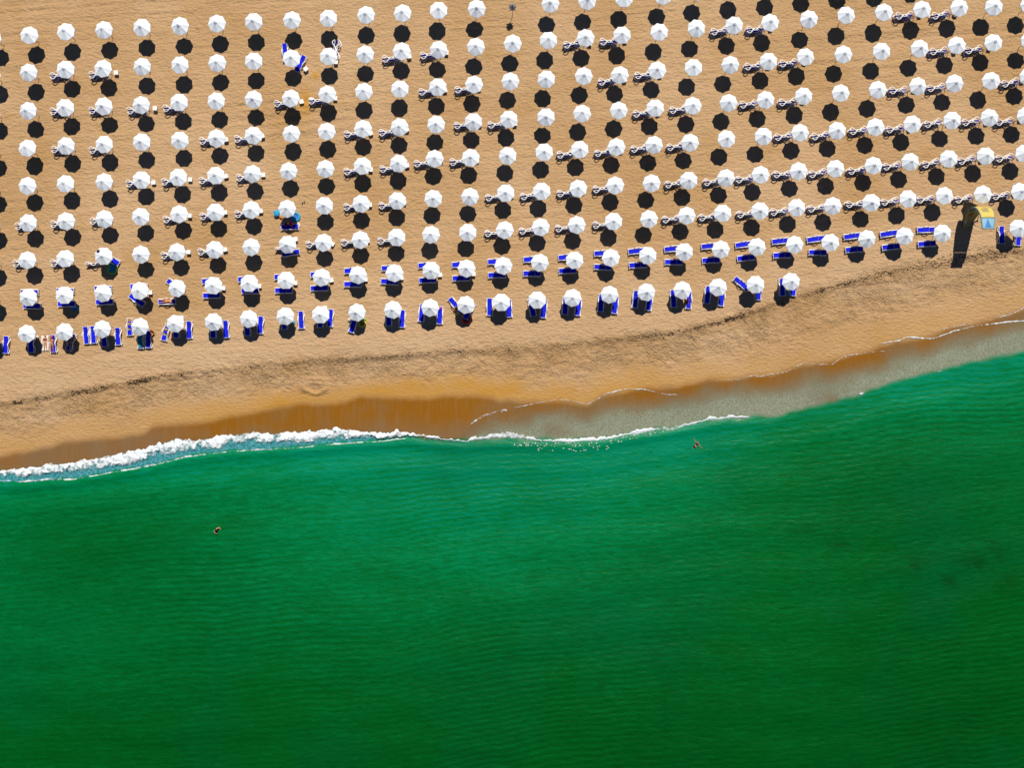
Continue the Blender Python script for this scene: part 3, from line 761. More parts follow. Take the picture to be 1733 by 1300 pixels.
SPECIAL = {}
SEEN_TABLES = {(9, 3), (8, 4), (7, 6), (7, 7), (6, 4), (6, 5), (6, 6), (6, 7), (5, 5), (5, 6), (5, 7), (4, 5), (4, 6)}
nL = nT = 0
for row, text in ROWS.items():
    idx = 0
    for part in text.split(';'):
        t, items = part.split(':'); t = int(t)
        for it in items.split():
            pair = it.endswith('p'); x, y = [float(q) for q in it.rstrip('p').split(',')]
            PXc, PYc = tpx(t, x, y)
            cut = PXc < 0; above = PYc < -14
            if not cut: idx += 1
            cx, cy = px2w(PXc, PYc, RIM)
            if above: lab = 'white umbrella just beyond the top edge, %s from left, only its shadow in view' % ORD[idx]
            elif cut: lab = 'white beach umbrella cut off by the left edge, %s row from the sea' % ORD[row]
            elif pair: lab = 'white beach umbrella with tipped loungers, %s from left, %s row from the sea' % (ORD[idx], ORD[row])
            else: lab = 'white beach umbrella standing alone, %s from left, %s row from the sea' % (ORD[idx], ORD[row])
            bx, by = place_umbrella(cx, cy, lab)
            SPECIAL[(row, idx if not cut else 0)] = (bx, by)
            if pair:
                a = 5 + 3.5 * (PXc / 1733) + random.gauss(0, 2.5)
                ux, uy = bx - 1.38 + random.gauss(0, 0.07), by - 0.05 + random.gauss(0, 0.06)
                sl = slot(row, idx, cut)
                # bed planes back to back, legs interleaved
                n_ = Vector((-math.sin(R(a)), math.cos(R(a))))
                off = 0.30 + 0.12
                place_lounger(ux + n_.x * off, uy + n_.y * off, a, 'landward tipped blue lounger by the ' + sl, 'loungers tipped on edge in pairs', 90 + random.gauss(0, 1.0))
                a2 = a + random.gauss(0, 1.2)
                place_lounger(ux - n_.x * off + 0.07, uy - n_.y * off, a2, 'seaward tipped blue lounger by the ' + sl, 'loungers tipped on edge in pairs', -90 + random.gauss(0, 1.0))
                if not (t in (1, 5) and (row, idx) not in SEEN_TABLES): place_table(bx + 0.60 + random.gauss(0, 0.06), by + 0.22 + random.gauss(0, 0.07), random.gauss(5, 9), 'small white cube table at the ' + sl)

TABLE2 = {2: [(5, 977, 750), (5, 1455, 722), (5, 1690, 708), (6, 268, 688), (6, 503, 670), (6, 726, 665), (6, 960, 655), (6, 1212, 635), (6, 1430, 630)], 1: [(5, 1182, 915), (6, 462, 852)]}
UPOS = {}
for row, text in ((2, L2), (1, L1)):
    idx = 0
    for part in text.split(';'):
        t, items = part.split(':', 1); t = int(t)
        for it in items.split('|'):
            toks = it.split()
            x, y = [float(q) for q in toks[0].split(',')]
            PXc, PYc = tpx(t, x, y); cut = PXc < 0
            if not cut: idx += 1
            cx, cy = px2w(PXc, PYc, RIM)
            nlg = len(toks) - 1
            lab = 'white beach umbrella cut off by the left edge, %s row from the sea' % ORD[row] if cut else 'white umbrella over flat loungers, %s from left, %s row from the sea' % (ORD[idx], ORD[row])
            UPOS[(row, 0 if cut else idx)] = place_umbrella(cx, cy, lab)
            words = {1: ['single'], 2: ['left', 'right'], 3: ['left', 'middle', 'right'], 4: ['leftmost', 'second', 'third', 'rightmost']}
            if row == 2 and idx < 26: words[2] = ['landward', 'seaward']
            for k, tk in enumerate(toks[1:]):
                g = tk.endswith('g'); lx, ly, an = [float(q) for q in tk.rstrip('g').split(',')]
                wx, wy = tw(t, lx, ly, 0.32)
                place_lounger(wx, wy, an, ('%s %s lounger at the %s' % ('' if nlg == 1 else words.get(nlg, words[4])[k], 'gapped blue' if g else 'flat blue', slot(row, idx, cut))).strip(), 'blue loungers set out flat in the front rows', 0, 'gap' if g else 'full')
for row, lst in TABLE2.items():
    for t, x, y in lst:
        wx, wy = tw(t, x, y, 0.42)
        best = min(UPOS, key=lambda q: (UPOS[q][0] - wx) ** 2 + (UPOS[q][1] - wy) ** 2 if q[0] == row else 1e9)
        place_table(wx, wy, random.gauss(5, 6), 'small white cube table at the ' + slot(row, best[1], False))

# half-closed grey umbrella in the top row
def closed_umbrella():
    x, y = px2w(867.5, 12, 1.9)
    e = bpy.data.objects.new('closed_umbrella', None); col.objects.link(e); e.location = (x, y, ground_m(x, y))
    tag(e, 'half-folded grey umbrella with pointed edge in the top row', 'umbrella')
    link('pole', POLE, e)
    v = []; f = []; m = 16
    for r, z in ((0.03, 2.52), (0.20, 2.15), (0.40, 1.75)):
        for j in range(m):
            a = 2 * math.pi * j / m + 0.1
            rr = r * (1.0 if j % 2 == 0 else (0.95 if r < 0.1 else 0.62 if r > 0.3 else 0.8))
            if r > 0.3 and j % 2 == 0: rr *= 1.35 * random.uniform(0.85, 1.1)
            v.append((rr * math.cos(a), rr * math.sin(a), z + (0.12 if (r > 0.3 and j % 2 == 0) else 0)))
    for i in range(2):
        for j in range(m): f.append((i * m + j, (i + 1) * m + j, (i + 1) * m + (j + 1) % m, i * m + (j + 1) % m))
    f.append(tuple(range(m)))
    link('canopy', mesh_from('folded_canopy', v, f, M_GREY), e)
closed_umbrella()

# special spots in the back rows -------------------------------------------------
for (t, x, y, a, lb) in ((2, 203, 338, 96, 'left'), (2, 302, 412, 62, 'right')):
    wx, wy = tw(t, x, y, 0.32); place_lounger(wx, wy, a, lb + ' flat blue lounger at the eighth umbrella from left, ninth row from sea', 'blue loungers standing flat in the back rows')
wx, wy = tw(2, 336, 446, 0.42); place_table(wx, wy, 35, 'tilted small white cube table at the eighth umbrella from left, ninth row from sea')
for (x, y, roll, lb) in ((505, 318, 90, 'left'), (562, 322, -90, 'right')):
    wx, wy = tw(2, x, y, 0.5); place_lounger(wx, wy, 82, lb + ' upright-tipped lounger at the ninth umbrella from left, ninth row from sea', 'loungers tipped on edge in pairs', roll)
wx, wy = tw(2, 532, 400, 0.42); place_table(wx, wy, 0, 'small white cube table at the ninth umbrella from left, ninth row from sea')
wx, wy = tw(2, 375, 648, 0.42); place_table(wx, wy, 3, 'white cube table left of the ninth umbrella from left, eighth row from sea')
wx, wy = tw(6, 270, 402, 0.42); place_table(wx, wy, 3, 'small white cube table at the eighth umbrella from left, fourth row from sea')
wx, wy = tw(6, 240, 492, 0.32); place_lounger(wx, wy, 9, 'flat blue lounger at the eighth umbrella from left, fourth row from sea', 'blue loungers standing flat in the back rows')
wx, wy = tw(6, 195, 452, 0.5); place_lounger(wx, wy, 3, 'tipped blue lounger half under the eighth umbrella from left, fourth row from sea', 'loungers tipped on edge in pairs', 90)
wx, wy = tw(5, 612, 545, 0.5); place_lounger(wx, wy, 8, 'tipped blue lounger left of the umbrella with a dark cloth', 'loungers tipped on edge in pairs', 90)
wx, wy = tw(5, 725, 535, 0.32); place_lounger(wx, wy, 150, 'flat blue lounger beside the green air mattress', 'blue loungers standing flat in the back rows')
wx, wy = tw(6, 232, 322, 0.32); place_lounger(wx, wy, 2, 'laden blue lounger in the shade of the umbrella with blue ring', 'blue loungers standing flat in the back rows')

# ------------------------------------------------------------------ beach things
def towel(x, y, z, w, l, ang, mat, label, name='towel'):
    nx, ny = 8, 14; v = []; f = []
    rg = random.Random(int(x * 100))
    for s in (1, 0):
        for j in range(ny + 1):
            for i in range(nx + 1):
                u, q = i / nx - .5, j / ny - .5
                v.append((u * w + 0.02 * math.sin(q * 9 + u * 4), q * l + 0.02 * math.sin(u * 7), 0.012 * math.sin(u * 11 + q * 6) + 0.012 + s * 0.015 + rg.uniform(0, 0.004)))
    n = (nx + 1) * (ny + 1)
    for j in range(ny):
        for i in range(nx):
            a = j * (nx + 1) + i; f.append((a, a + 1, a + nx + 2, a + nx + 1)); f.append((n + a, n + a + nx + 1, n + a + nx + 2, n + a + 1))
    edge = [i for i in range(nx + 1)] + [(j + 1) * (nx + 1) + nx for j in range(ny)] + [ny * (nx + 1) + i for i in range(nx - 1, -1, -1)] + [j * (nx + 1) for j in range(ny - 1, 0, -1)]
    for a, b_ in zip(edge, edge[1:] + edge[:1]): f.append((a, n + a, n + b_, b_))
    o = link(name, mesh_from(name, v, f, mat, True), None, (x, y, z), (0, 0, R(ang)))
    return tag(o, label, 'towel')
def loop_tube(rx, ry, r, p, mat, name, n=28, k=8, z=None):
    b = MB(); z = r if z is None else z
    b.tube([(rx * math.copysign(abs(math.cos(a)) ** p, math.cos(a)), ry * math.copysign(abs(math.sin(a)) ** p, math.sin(a)), z) for a in [2 * math.pi * i / n for i in range(n)]], r, k, True)
    return b.mesh(name, mat, True)
def disc(rx, ry, z, th, p, mat, name, n=24):
    b = MB(); ring = [(rx * math.copysign(abs(math.cos(a)) ** p, math.cos(a)), ry * math.copysign(abs(math.sin(a)) ** p, math.sin(a))) for a in [2 * math.pi * i / n for i in range(n)]]
    v = [(x, y, z) for x, y in ring] + [(x, y, z + th) for x, y in ring]
    b.add(v, [tuple(range(n - 1, -1, -1)), tuple(range(n, 2 * n))] + [(i, (i + 1) % n, n + (i + 1) % n, n + i) for i in range(n)])
    return b.mesh(name, mat)
def inflatable(x, y, z, ang, rx, ry, r, p, mt, mf, label, name, cat, tilt=(0, 0)):
    e = bpy.data.objects.new(name, None); col.objects.link(e); e.location = (x, y, z); e.rotation_euler = (R(tilt[0]), R(tilt[1]), R(ang))
    tag(e, label, cat)
    link('rim', loop_tube(rx, ry, r, p, mt, 'rim'), e)
    link('floor', disc(rx - r * 0.6, ry - r * 0.6, r * 0.5, r * 0.5, p, mf, 'floor'), e)
    return e
def bag(x, y, z, ang, d, mat, label, cat='bag', name='beach_bag'):
    e = bpy.data.objects.new(name, None); col.objects.link(e); e.location = (x, y, z); e.rotation_euler = (0, 0, R(ang)); tag(e, label, cat)
    b = MB(); w, l, h = d
    for (zz, k) in ((0, 0.86), (h * 0.5, 1.0), (h, 0.8)): pass
    lv = [(0, .84), (h * .25, 1.0), (h * .8, .96), (h, .72)]
    n = 14; v = []; f = []
    for zz, k in lv:
        for i in range(n):
            a = 2 * math.pi * i / n
            v.append((w / 2 * k * math.copysign(abs(math.cos(a)) ** .5, math.cos(a)), l / 2 * k * math.copysign(abs(math.sin(a)) ** .5, math.sin(a)), zz))
    for q in range(3):
        for i in range(n): f.append((q * n + i, q * n + (i + 1) % n, q * n + n + (i + 1) % n, q * n + n + i))
    f.append(tuple(range(n - 1, -1, -1))); f.append(tuple(3 * n + i for i in range(n)))
    link('body', mesh_from('bag_body', v, f, mat, True), e)
    for s in (-1, 1):
        b = MB(); b.tube([(s * w * 0.18, -l * .25 + l * .5 * i / 8, h + 0.12 * math.sin(math.pi * i / 8)) for i in range(9)], 0.012, 5)
        link('handle', b.mesh('bag_handle', mat, True), e)
    return e

BED = 0.345
# umbrella with blue ring, bags and laden lounger (fifth row from the sea)
wx, wy = px2w(430 + 905 / 13, 320 + 610 / 13, 0.2); gz = ground_m(wx, wy)
inflatable(wx, wy, gz, 20, 0.44, 0.44, 0.13, 1.0, M_CYAN, M_KITED, 'round bright blue inflatable ring beside a laden lounger', 'swim_ring', 'swim ring')
wx, wy = px2w(430 + 492 / 13, 320 + 530 / 13, 0.3)
bag(wx, wy, ground_m(wx, wy), 5, (0.62, 0.75, 0.42), M_CYAN, 'bright blue bag left of the umbrella with blue ring')
wx, wy = px2w(430 + 810 / 13, 320 + 765 / 13, 0.5)
bag(wx, wy, ground_m(wx, wy) + BED, 20, (0.36, 0.55, 0.26), M_RED, 'red bag on the laden lounger beside the blue ring')
wx, wy = px2w(430 + 700 / 13, 320 + 780 / 13, 0.5)
bag(wx, wy, ground_m(wx, wy) + BED, -15, (0.3, 0.42, 0.22), M_MAROON, 'dark maroon bag on the laden lounger')
wx, wy = px2w(430 + 580 / 13, 320 + 610 / 13, 0.2)
bag(wx, wy, ground_m(wx, wy), 30, (0.25, 0.42, 0.22), M_ORANGE, 'small orange bag beside the bright blue bag')
wx, wy = px2w(430 + 965 / 13, 320 + 775 / 13, 0.2)
towel(wx, wy, ground_z(wx, wy) + 0.01, 0.35, 0.55, 15, M_TOWELW, 'crumpled white towel right of the laden lounger')
# green air mattress and dark cloth
wx, wy = px2w(140 + 815 / 16.25, 400 + 850 / 16.25, 0.2)
inflatable(wx, wy, ground_m(wx, wy) + 0.02, -18, 0.42, 0.68, 0.12, 0.5, M_GREEN, M_CYAN, 'green rimmed air mattress with blue floor in umbrella shade', 'air_mattress', 'air mattress', (4, 6))
wx, wy = px2w(140 + 425 / 16.25, 400 + 412 / 16.25, 2.3)
cl = MB(); nn = 12
v = [(0.24 * math.cos(2 * math.pi * i / nn) * (1 + .12 * math.sin(3 * i)), 0.17 * math.sin(2 * math.pi * i / nn), z) for z in (0, 0.025) for i in range(nn)]
cl.add(v, [tuple(range(nn - 1, -1, -1)), tuple(range(nn, 2 * nn))] + [(i, (i + 1) % nn, nn + (i + 1) % nn, nn + i) for i in range(nn)])
tag(link('cloth', cl.mesh('cloth', M_NAVY), None, (wx, wy, 2.285 + ground_m(wx, wy)), (R(-17), R(-18), R(30))), 'dark navy cloth lying on a white umbrella top', 'cloth')
# cyan pad in second row
wx, wy = tw(5, 490, 853, 0.1); towel(wx, wy, ground_z(wx, wy) + 0.015, 0.68, 0.52, 2, M_CYAN, 'folded cyan towel on shaded sand, second row from the sea')
# front row
wx, wy = tw(5, 915, 1060, 0.35); towel(wx, wy, ground_m(wx, wy) + BED, 0.5, 1.7, 0, M_TEAL, 'teal towel spread on a shaded lounger')
def chair(x, y, ang, label):
    e = bpy.data.objects.new('folding_chair', None); col.objects.link(e); e.location = (x, y, ground_m(x, y)); e.rotation_euler = (0, 0, R(ang)); tag(e, label, 'chair')
    b = MB(); b.box((0, 0, 0.36), (0.46, 0.42, 0.03)); link('seat', b.mesh('chair_seat', M_ORANGE), e)
    b = MB(); b.box((0, 0.28, 0.60), (0.46, 0.03, 0.42), Matrix.Rotation(-0.35, 3, 'X')); link('backrest', b.mesh('chair_back', M_ORANGE), e)
    for sx_ in (-1, 1):
        for p0, p1 in (((sx_ * .24, -.25, 0), (sx_ * .24, .22, .42)), ((sx_ * .24, .27, 0), (sx_ * .24, -.2, .40)), ((sx_ * .24, .18, .36), (sx_ * .24, .36, .82))):
            b = MB(); b.tube([p0, p1], 0.016, 6); link('leg' if p0[2] == 0 else 'back_post', b.mesh('chair_tube', M_BROWN, True), e)
wx, wy = tw(5, 985, 1015, 0.4); chair(wx, wy, -30, 'brown framed folding chair beside the teal towel')
wx, wy = tw(6, 257, 948, 0.15); bag(wx, wy, ground_m(wx, wy), 10, (0.3, 0.36, 0.25), M_CYAN, 'pale blue bag under the eighth umbrella of the front row')
wx, wy = tw(6, 700, 952, 0.3); inflatable(wx, wy, ground_m(wx, wy), 0, 0.38, 0.36, 0.11, 1.0, M_YELLOW, M_ORANGE, 'yellow ring with orange floor in shade, front row', 'swim_ring', 'swim ring', (3, 2))
wx, wy = tw(6, 716, 925, 0.5); bag(wx, wy, ground_m(wx, wy), 50, (0.22, 0.4, 0.3), M_GREEN, 'small green bag behind the yellow ring')
wx, wy = tw(6, 622, 930, 0.2); bag(wx, wy, ground_m(wx, wy), 60, (0.34, 0.4, 0.3), M_TOWELW, 'white bag left of the tenth umbrella in the front row')
wx, wy = tw(6, 1210, 855, 0.4); bag(wx, wy, ground_m(wx, wy) + 0.42, 0, (0.24, 0.26, 0.12), M_PINK, 'small pink bag on the head end of a lounger')
wx, wy = tw(6, 1386, 918, 0.2); inflatable(wx, wy, ground_m(wx, wy), -18, 0.36, 0.52, 0.13, 0.55, M_RED, M_MAROON, 'red inflatable boat in umbrella shade, front row', 'inflatable_boat', 'inflatable boat')
wx, wy = tw(6, 1325, 892, 0.2); bag(wx, wy, ground_m(wx, wy), 20, (0.2, 0.5, 0.2), M_YELLOW, 'small yellow bag left of the red inflatable boat')
wx, wy = tw(8, 205, 752, 0.35); towel(wx, wy, ground_z(wx, wy) + 0.02, 0.5, 0.45, 5, M_CYAN, 'folded cyan towel at the last umbrella of the front row')
wx, wy = px2w(62.5, 570.5, 0.2); bag(wx, wy, ground_m(wx, wy), 20, (0.34, 0.42, 0.35), M_TOWELW, 'grey white bag beside the first umbrella of the front row')
wx, wy = px2w(76, 581, 0.05); towel(wx, wy, ground_z(wx, wy) + 0.012, 0.85, 1.75, 0, M_TOWELW, 'white towel spread on sand between front row loungers')
# sandals on the sand, fifth row
wx, wy = px2w(513.8, 343.2, 0)
e = bpy.data.objects.new('sandals', None); col.objects.link(e); e.location = (wx, wy, ground_z(wx, wy) + 0.01); tag(e, 'pair of dark sandals on the sand right of the blue ring', 'sandals')
for s in (-1, 1):
    o = link('sandal', disc(0.055, 0.15, 0, 0.03, 0.8, M_BLACK, 'sandal'), e, (s * 0.1, s * 0.05, 0), (0, 0, s * 0.2))
    b = MB(); b.tube([(-0.05, 0.03, 0.02), (0, 0.06, 0.06), (0.05, 0.03, 0.02)], 0.01, 5); link('strap', b.mesh('strap', M_BLACK), o)

# ------------------------------------------------------------------ people
def skin_mesh(verts, edges, radii, root, mat, sub=2):
    me = bpy.data.meshes.new('tmp'); me.from_pydata(verts, edges, []); me.update()
    o = bpy.data.objects.new('tmp', me); col.objects.link(o)
    m = o.modifiers.new('s', 'SKIN'); m.use_smooth_shade = True
    sv = me.skin_vertices[0].data
    for i, r in enumerate(radii): sv[i].radius = (r if isinstance(r, tuple) else (r, r)); sv[i].use_root = (i == root)
    s = o.modifiers.new('d', 'SUBSURF'); s.levels = sub; s.render_levels = sub
    dg = bpy.context.evaluated_depsgraph_get(); dg.update()
    out = bpy.data.meshes.new_from_object(o.evaluated_get(dg))
    bpy.data.objects.remove(o, do_unlink=True)
    out.materials.clear(); out.materials.append(mat)
    return out
def add_to(me, mb):
    bm = bmesh.new(); bm.from_mesh(me)
    vs = [bm.verts.new(p) for p in mb.v]
    for q in mb.f:
        try: fc = bm.faces.new([vs[i] for i in q]); fc.smooth = True
        except ValueError: pass
    bm.to_mesh(me); bm.free()
def person(label, pose, loc, rot, skin=None, clothes=(), hat=None, long_hair=False):
    skin = skin or M_SKIN
    J = dict(pel=(0, 0, .95), wai=(0, 0, 1.10), che=(0, 0, 1.30), nec=(0, -.01, 1.46), hb=(0, -.02, 1.55), ht=(0, -.015, 1.66))
    for s, n in ((-1, 'l'), (1, 'r')):
        J[n + 'sh'] = (s * .17, 0, 1.38); J[n + 'el'] = (s * .24, .02, 1.10); J[n + 'wr'] = (s * .25, -.04, .86); J[n + 'ha'] = (s * .25, -.06, .79)
        J[n + 'hi'] = (s * .09, 0, .88); J[n + 'kn'] = (s * .10, -.01, .49); J[n + 'an'] = (s * .10, .02, .09); J[n + 'to'] = (s * .12, -.14, .035)
    J.update(pose)
    names = list(J); ix = {n: i for i, n in enumerate(names)}
    rad = dict(pel=(.15, .105), wai=(.13, .09), che=(.155, .105), nec=.055, hb=.082, ht=.082)
    for n in 'lr': rad.update({n + 'sh': .06, n + 'el': .043, n + 'wr': .03, n + 'ha': .034, n + 'hi': .092, n + 'kn': .058, n + 'an': .038, n + 'to': .034})
    E = [('pel', 'wai'), ('wai', 'che'), ('che', 'nec'), ('nec', 'hb'), ('hb', 'ht')]
    for n in 'lr': E += [('che', n + 'sh'), (n + 'sh', n + 'el'), (n + 'el', n + 'wr'), (n + 'wr', n + 'ha'), ('pel', n + 'hi'), (n + 'hi', n + 'kn'), (n + 'kn', n + 'an'), (n + 'an', n + 'to')]
    me = skin_mesh([J[n] for n in names], [(ix[a], ix[b_]) for a, b_ in E], [rad[n] for n in names], 0, skin)
    mb = MB()
    for n, s in (('l', -1), ('r', 1)):
        wr, ha = Vector(J[n + 'wr']), Vector(J[n + 'ha']); d = (ha - wr).normalized()
        side = d.cross(Vector((0.3, 1, 0.2))).normalized(); bend = d.cross(side).normalized()
        for k, (o_, ln) in enumerate(((-.03, .060), (-.01, .075), (.01, .080), (.03, .07))):
            p0 = ha + side * o_; p1 = p0 + d * ln * .7; p2 = p1 + (d * .6 + bend * .5) * ln * .6
            mb.tube([p0, p1, p2], [.0095, .009, .007], 5)
        p0 = wr + (ha - wr) * .5 + side * .03; mb.tube([p0, p0 + (side * .7 + d * .6) * .045, p0 + (side * .7 + d * .9) * .075], [.012, .011, .008], 5)
    ht, hb = Vector(J['ht']), Vector(J['hb']); up = (ht - hb).normalized(); fwd = Vector(pose.get('_face', (0, -1, 0))).normalized(); rt = up.cross(fwd)
    c = (ht + hb) / 2
    mb.tube([c + fwd * .085 + up * .012, c + fwd * .108 - up * .018], [.008, .015], 6)
    for s in (-1, 1): mb.tube([c + rt * s * .088 + up * .02, c + rt * s * .096 - up * .025], [.014, .010], 6)
    add_to(me, mb)
    o = link('person', me, None, loc, rot); tag(o, label, 'person')
    # hair shell
    v = []; f = []; n = 12
    for i in range(6):
        th = i / 5 * (1.75 if not long_hair else 2.0)
        for j in range(n):
            a = 2 * math.pi * j / n
            p = c + up * (.03 + .105 * math.cos(th)) - fwd * (.018 + .02 * (i / 5)) + (rt * math.cos(a) + fwd * math.sin(a)) * (.10 * math.sin(min(th, 1.57)) + 0.001)
            v.append(p)
    for i in range(5):
        for j in range(n): f.append((i * n + j, i * n + (j + 1) % n, i * n + n + (j + 1) % n, i * n + n + j))
    link('hair', mesh_from('hair', v, f, M_HAIR, True), o)
    for (kind, mat) in clothes:
        if kind == 'shorts':
            lerp = lambda a, b_, t: tuple(Vector(a) * (1 - t) + Vector(b_) * t)
            V = [lerp(J['pel'], J['wai'], .6), J['pel'], J['lhi'], lerp(J['lhi'], J['lkn'], .55), J['rhi'], lerp(J['rhi'], J['rkn'], .55)]
            cm = skin_mesh(V, [(0, 1), (1, 2), (2, 3), (1, 4), (4, 5)], [(.145, .105), (.165, .122), .105, .092, .105, .092], 1, mat)
        elif kind == 'brief':
            lerp = lambda a, b_, t: tuple(Vector(a) * (1 - t) + Vector(b_) * t)
            V = [lerp(J['pel'], J['wai'], .3), J['pel'], J['lhi'], J['rhi']]
            cm = skin_mesh(V, [(0, 1), (1, 2), (1, 3)], [(.155, .11), (.165, .122), .10, .10], 1, mat)
        else:
            lerp = lambda a, b_, t: tuple(Vector(a) * (1 - t) + Vector(b_) * t)
            V = [lerp(J['pel'], J['wai'], .2 if kind == 'shirt' else .9), J['wai'] if kind == 'shirt' else lerp(J['wai'], J['che'], .3), J['che'], J['lsh'], lerp(J['lsh'], J['lel'], .45 if kind == 'shirt' else .02), J['rsh'], lerp(J['rsh'], J['rel'], .45 if kind == 'shirt' else .02)]
            cm = skin_mesh(V, [(0, 1), (1, 2), (2, 3), (3, 4), (2, 5), (5, 6)], [(.16, .115), (.15, .11), (.172, .122), .072, .064, .072, .064], 2, mat)
        link({'shorts': 'shorts', 'brief': 'swimsuit_bottom', 'shirt': 'shirt', 'top': 'swimsuit_top'}[kind], cm, o)
    if hat:
        b = MB(); nrm = up; n = 16; v = []; f = []
        base = c + up * .07
        for (r, h_) in ((.24, -.02), (.115, .0), (.11, .075), (.06, .10)):
            for j in range(n):
                a = 2 * math.pi * j / n; v.append(base + up * h_ + (rt * math.cos(a) + fwd * math.sin(a)) * r)
        for i in range(3):
            for j in range(n): f.append((i * n + j, i * n + (j + 1) % n, i * n + n + (j + 1) % n, i * n + n + j))
        f.append(tuple(3 * n + j for j in range(n)))
        link('hat', mesh_from('hat', v, f, hat, False), o)
    return o
LIE = dict(lel=(-.29, .03, 1.12), lwr=(-.30, .05, .86), lha=(-.30, .06, .79), rel=(.29, .03, 1.12), rwr=(.30, .05, .86), rha=(.30, .06, .79), lkn=(-.12, -.05, .49), rkn=(.11, -.02, .49), lan=(-.14, .03, .09), ran=(.13, .03, .09), lto=(-.17, -.09, .03), rto=(.17, -.09, .03))
def lie(x, y, z, heading):
    """rotation for a body on its back with its head pointing to heading (deg from +x) and feet at (x, y)"""
    return (x, y, z), (R(-90), 0, R(heading - 90))
# x,y in the photo are body centres
def lying(px_, py_, z, heading, **k):
    x, y = px2w(px_, py_, z); g = k.pop('g', None)
    zz = (ground_m(x, y) if g is None else g) + z
    fx, fy = x - 0.85 * math.cos(R(heading)), y - 0.85 * math.sin(R(heading))
    loc, rot = lie(fx, fy, zz + 0.10, heading)
    return person(k.pop('label'), LIE, loc, rot, **k)
X5 = lambda x, y: tpx(5, x, y)
lying(282.5, 509.5, BED, 2, label='sunbather in orange shorts lying on a lounger, second row', clothes=[('shorts', M_ORANGE)], skin=M_SKIN)
lying(77.5, 581, 0.04, 92, label='sunbather in maroon swimwear lying on a white towel', clothes=[('brief', M_MAROON), ('top', M_MAROON)], skin=M_SKIN)
lying(88.5, 583, BED, 92, label='tanned sunbather with orange hat lying on a lounger', clothes=[('brief', M_BROWN)], skin=M_SKIN2, hat=M_ORANGE)
lying(120, 580, BED, 70, label='person lying on a shaded lounger under the second front umbrella', clothes=[('brief', M_MAROON)], skin=M_SKIN)
SIT = dict(lkn=(-.14, -.42, .90), rkn=(.14, -.42, .90), lan=(-.15, -.45, .50), ran=(.15, -.45, .50), lto=(-.16, -.58, .46), rto=(.16, -.58, .46), lhi=(-.09, -.04, .90), rhi=(.09, -.04, .90),
           lel=(-.22, -.10, 1.12), rel=(.22, -.10, 1.12), lwr=(-.17, -.30, 1.02), rwr=(.17, -.30, 1.02), lha=(-.16, -.37, 1.0), rha=(.16, -.37, 1.0))
def sitting(px_, py_, facing, label, seat=BED, **k):
    x, y = px2w(px_, py_, 0.8)
    z = ground_m(x, y) + seat - 0.84
    return person(label, SIT, (x, y, z), (0, 0, R(facing + 90)), **k)
x_, y_ = tpx(6, 1322, 850)
sitting(x_, y_, 235, 'person sitting on the turned lounger beside the red boat', clothes=[('shorts', M_BLACK)], skin=M_SKIN)
x_, y_ = tpx(7, 1168, 800)
sitting(x_, y_, 270, 'person in red top sitting on a front row lounger', clothes=[('shirt', M_RED), ('shorts', M_BLACK)], skin=M_SKIN2)
# swimmers
FLOAT = dict(lel=(-.42, -.02, 1.42), lwr=(-.62, -.06, 1.56), lha=(-.68, -.07, 1.60), rel=(.40, -.02, 1.30), rwr=(.62, -.06, 1.28), rha=(.69, -.06, 1.28),
             lkn=(-.16, .06, .50), rkn=(.15, .16, .50), lan=(-.20, .24, .12), ran=(.17, .36, .14), lto=(-.22, .20, .02), rto=(.2, .32, .02))
x, y = px2w(1175.5, 757, SEA_Z)
fx, fy = x - 0.85 * math.cos(R(52)), y - 0.85 * math.sin(R(52))
person('swimmer in black swimsuit floating with arms spread near the shore', FLOAT, (fx, fy, SEA_Z + 0.0), (R(-90), 0, R(52 - 90)), clothes=[('shorts', M_BLACK), ('top', M_BLACK)], skin=M_SKIN2)
HIPS = dict(lel=(-.42, -.12, 1.28), rel=(.42, -.04, 1.28), lwr=(-.34, -.36, 1.26), rwr=(.34, -.28, 1.26), lha=(-.29, -.42, 1.26), rha=(.28, -.34, 1.26), hb=(.02, -.05, 1.54), ht=(.03, -.06, 1.65))
x, y = px2w(368, 895, SEA_Z)
person('lone bather standing chest deep in the green sea', HIPS, (x, y, SEA_Z - 0.92), (0, 0, R(35)), clothes=[('shorts', M_BLACK)], skin=M_SKIN)
x, y = px2w(1193, 859, SEA_Z)

